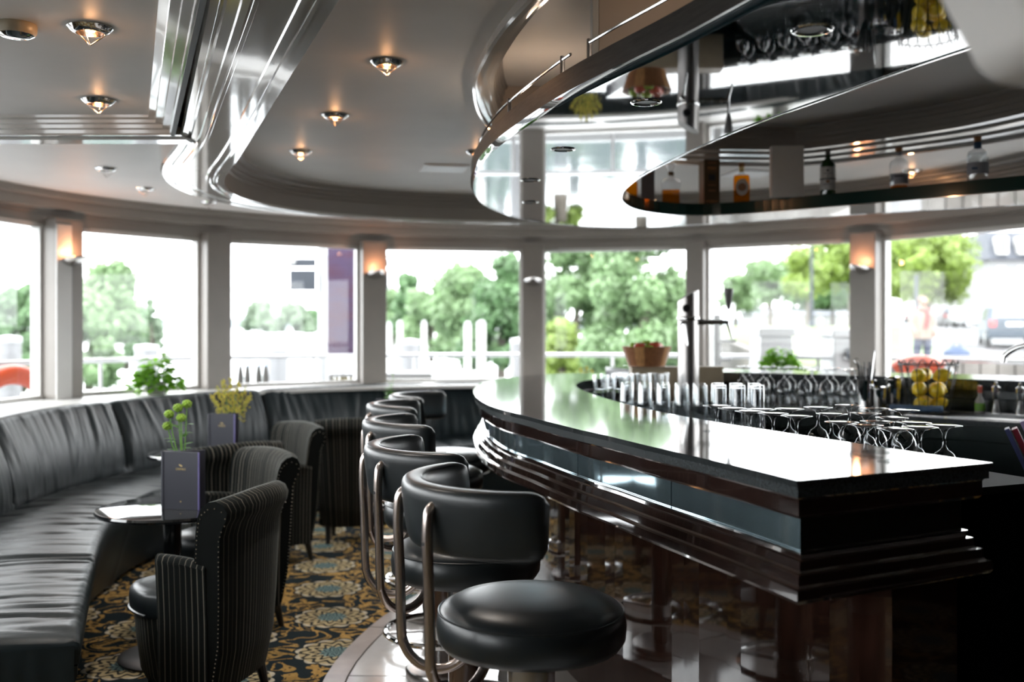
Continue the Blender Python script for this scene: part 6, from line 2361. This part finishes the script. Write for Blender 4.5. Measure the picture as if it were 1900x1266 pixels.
# thin blue-grey lamp post and street lamp
for px, dist, ty, lab in ((1506, 60, 446, 'slim blue-grey pole in front of the clipped trees'), (1700, 44, 510, 'grey lantern post behind the person in the beige coat')):
    x = (px - 950) / FPX * dist
    z = EYE - (ty - HORIZON) / FPX * dist
    t_ = thing('street_pole', lab, 'pole', (x, dist, gz(x, dist)), 0, 'poles on the quay')
    MB().tube([(0, 0, 0), (0, 0, z - gz(x, dist))], [.12, .08], 10).build('shaft', 'sign_slate', t_, smooth=True)
    MB().lathe([(.2, 0), (.18, .3), (.1, .4)], 12).build('foot', 'sign_slate', t_, smooth=True)

# person in a beige coat, walking towards the ship ------------------------
def person():
    dist = 24.0
    x = (1712 - 950) / FPX * dist
    t_ = thing('person', 'person in a beige coat with red scarf and dark trousers on the quay', 'person', (x, dist, gz(x, dist)), 0.15)
    V = [(0, 0, .95), (0, 0, 1.12), (0, 0, 1.32), (0, 0, 1.45), (0, -.01, 1.53), (0, -.02, 1.62), (0, -.02, 1.72),      # 0..6 spine, neck, head
         (.10, 0, .90), (.11, -.02, .50), (.12, .03, .09), (.12, -.12, .04),                                         # 7..10 leg
         (-.10, 0, .90), (-.11, .06, .50), (-.12, .10, .10), (-.12, -.04, .04),                                      # 11..14 leg
         (.19, 0, 1.38), (.25, .02, 1.12), (.22, -.10, .90), (.21, -.14, .82),                                       # 15..18 arm
         (-.19, 0, 1.38), (-.25, .02, 1.12), (-.22, -.08, .90), (-.21, -.12, .82)]
    E = [(0, 1), (1, 2), (2, 3), (3, 4), (4, 5), (5, 6), (0, 7), (7, 8), (8, 9), (9, 10), (0, 11), (11, 12), (12, 13), (13, 14), (3, 15), (15, 16), (16, 17), (17, 18), (3, 19), (19, 20), (20, 21), (21, 22)]
    Rr = [.16, .15, .17, .12, .055, .095, .085, .10, .07, .05, .045, .10, .07, .05, .045, .075, .055, .042, .04, .075, .055, .042, .04]
    me = bpy.data.meshes.new('body')
    me.from_pydata(V, E, [])
    o = bpy.data.objects.new('body', me)
    COL.objects.link(o)
    o.parent = t_
    md = o.modifiers.new('skin', 'SKIN')
    for i, sv in enumerate(me.skin_vertices[0].data):
        sv.radius = (Rr[i], Rr[i] * .85)
        sv.use_root = (i == 0)
    o.modifiers.new('sub', 'SUBSURF').levels = 1
    me.materials.append(MATS['skin'])
    # coat as a continuous flared sleeve round the trunk, trousers follow the legs
    cz = [(.80, .24, .17), (.95, .22, .16), (1.12, .20, .15), (1.30, .235, .16), (1.42, .21, .14), (1.47, .11, .10)]
    MB().loft([[(rx * cos(a), ry * sin(a), z) for a in [2 * pi * k / 24 for k in range(24)]] for z, rx, ry in cz]).build('coat', 'coat_beige', t_, smooth=True, angle=60)
    for s, i in ((1, 15), (-1, 19)):
        P = [Vector(V[i]), Vector(V[i + 1]), Vector(V[i + 2])]
        MB().tube(smooth3(P, 1), [.095 - .002 * k for k in range(13)], 12).build('sleeve', 'coat_beige', t_, smooth=True)
    for i in (7, 11):
        P = [Vector(V[i]), Vector(V[i + 1]), Vector(V[i + 2])]
        MB().tube(smooth3(P, 1), [.115 - .0035 * k for k in range(13)], 12).build('trouser_leg', 'trouser_navy', t_, smooth=True)
    MB().tube([(.11 * cos(a), .10 * sin(a) - .01, 1.47 + .015 * sin(a)) for a in [2 * pi * k / 20 for k in range(20)]], .045, 10, closed=True).build('scarf', 'scarf_red', t_, smooth=True)
    MB().tube([(.03, -.13, 1.44), (.03, -.19, 1.30), (-.03, -.19, 1.05)], [.05, .055, .05], 10).build('scarf_end', 'scarf_red', t_, smooth=True)
    MB().sphere((0, .02, 1.70), .112, 16, 10, (1, 1.05, 1.05)).build('hair', 'hair_brown', t_, smooth=True)
    fc_ = MB().sphere((0, -.045, 1.665), .088, 14, 10, (1, .9, 1.2))
    fc_.sphere((0, -.13, 1.655), .014, 8, 6, (1, 1.2, 1.5))
    fc_.build('face', 'skin', t_, smooth=True)
    for sx in (-1, 1):
        MB().sphere((sx * .034, -.118, 1.68), .010, 8, 6).build('eye', 'ink_dark', t_)
    MB().box((0, -.118, 1.615), (.04, .012, .008)).build('mouth', 'scarf_red', t_)
    b_ = thing('shoulder_bag', 'blue bag beside the person in the beige coat', 'bag', (x + .75, dist - .1, gz(x, dist)))
    MB().lathe([(0.0001, 0), (.24, 0), (.28, .15), (.24, .42), (.10, .52), (0.0001, .53)], 16, Matrix.Diagonal((1.3, .7, 1.2, 1))).build('body', 'bag_blue', b_, smooth=True)
    MB().tube([(-.12, 0, .58), (-.06, 0, .72), (.06, 0, .72), (.12, 0, .58)], .014, 8).build('handle', 'bag_blue', b_, smooth=True)


person()
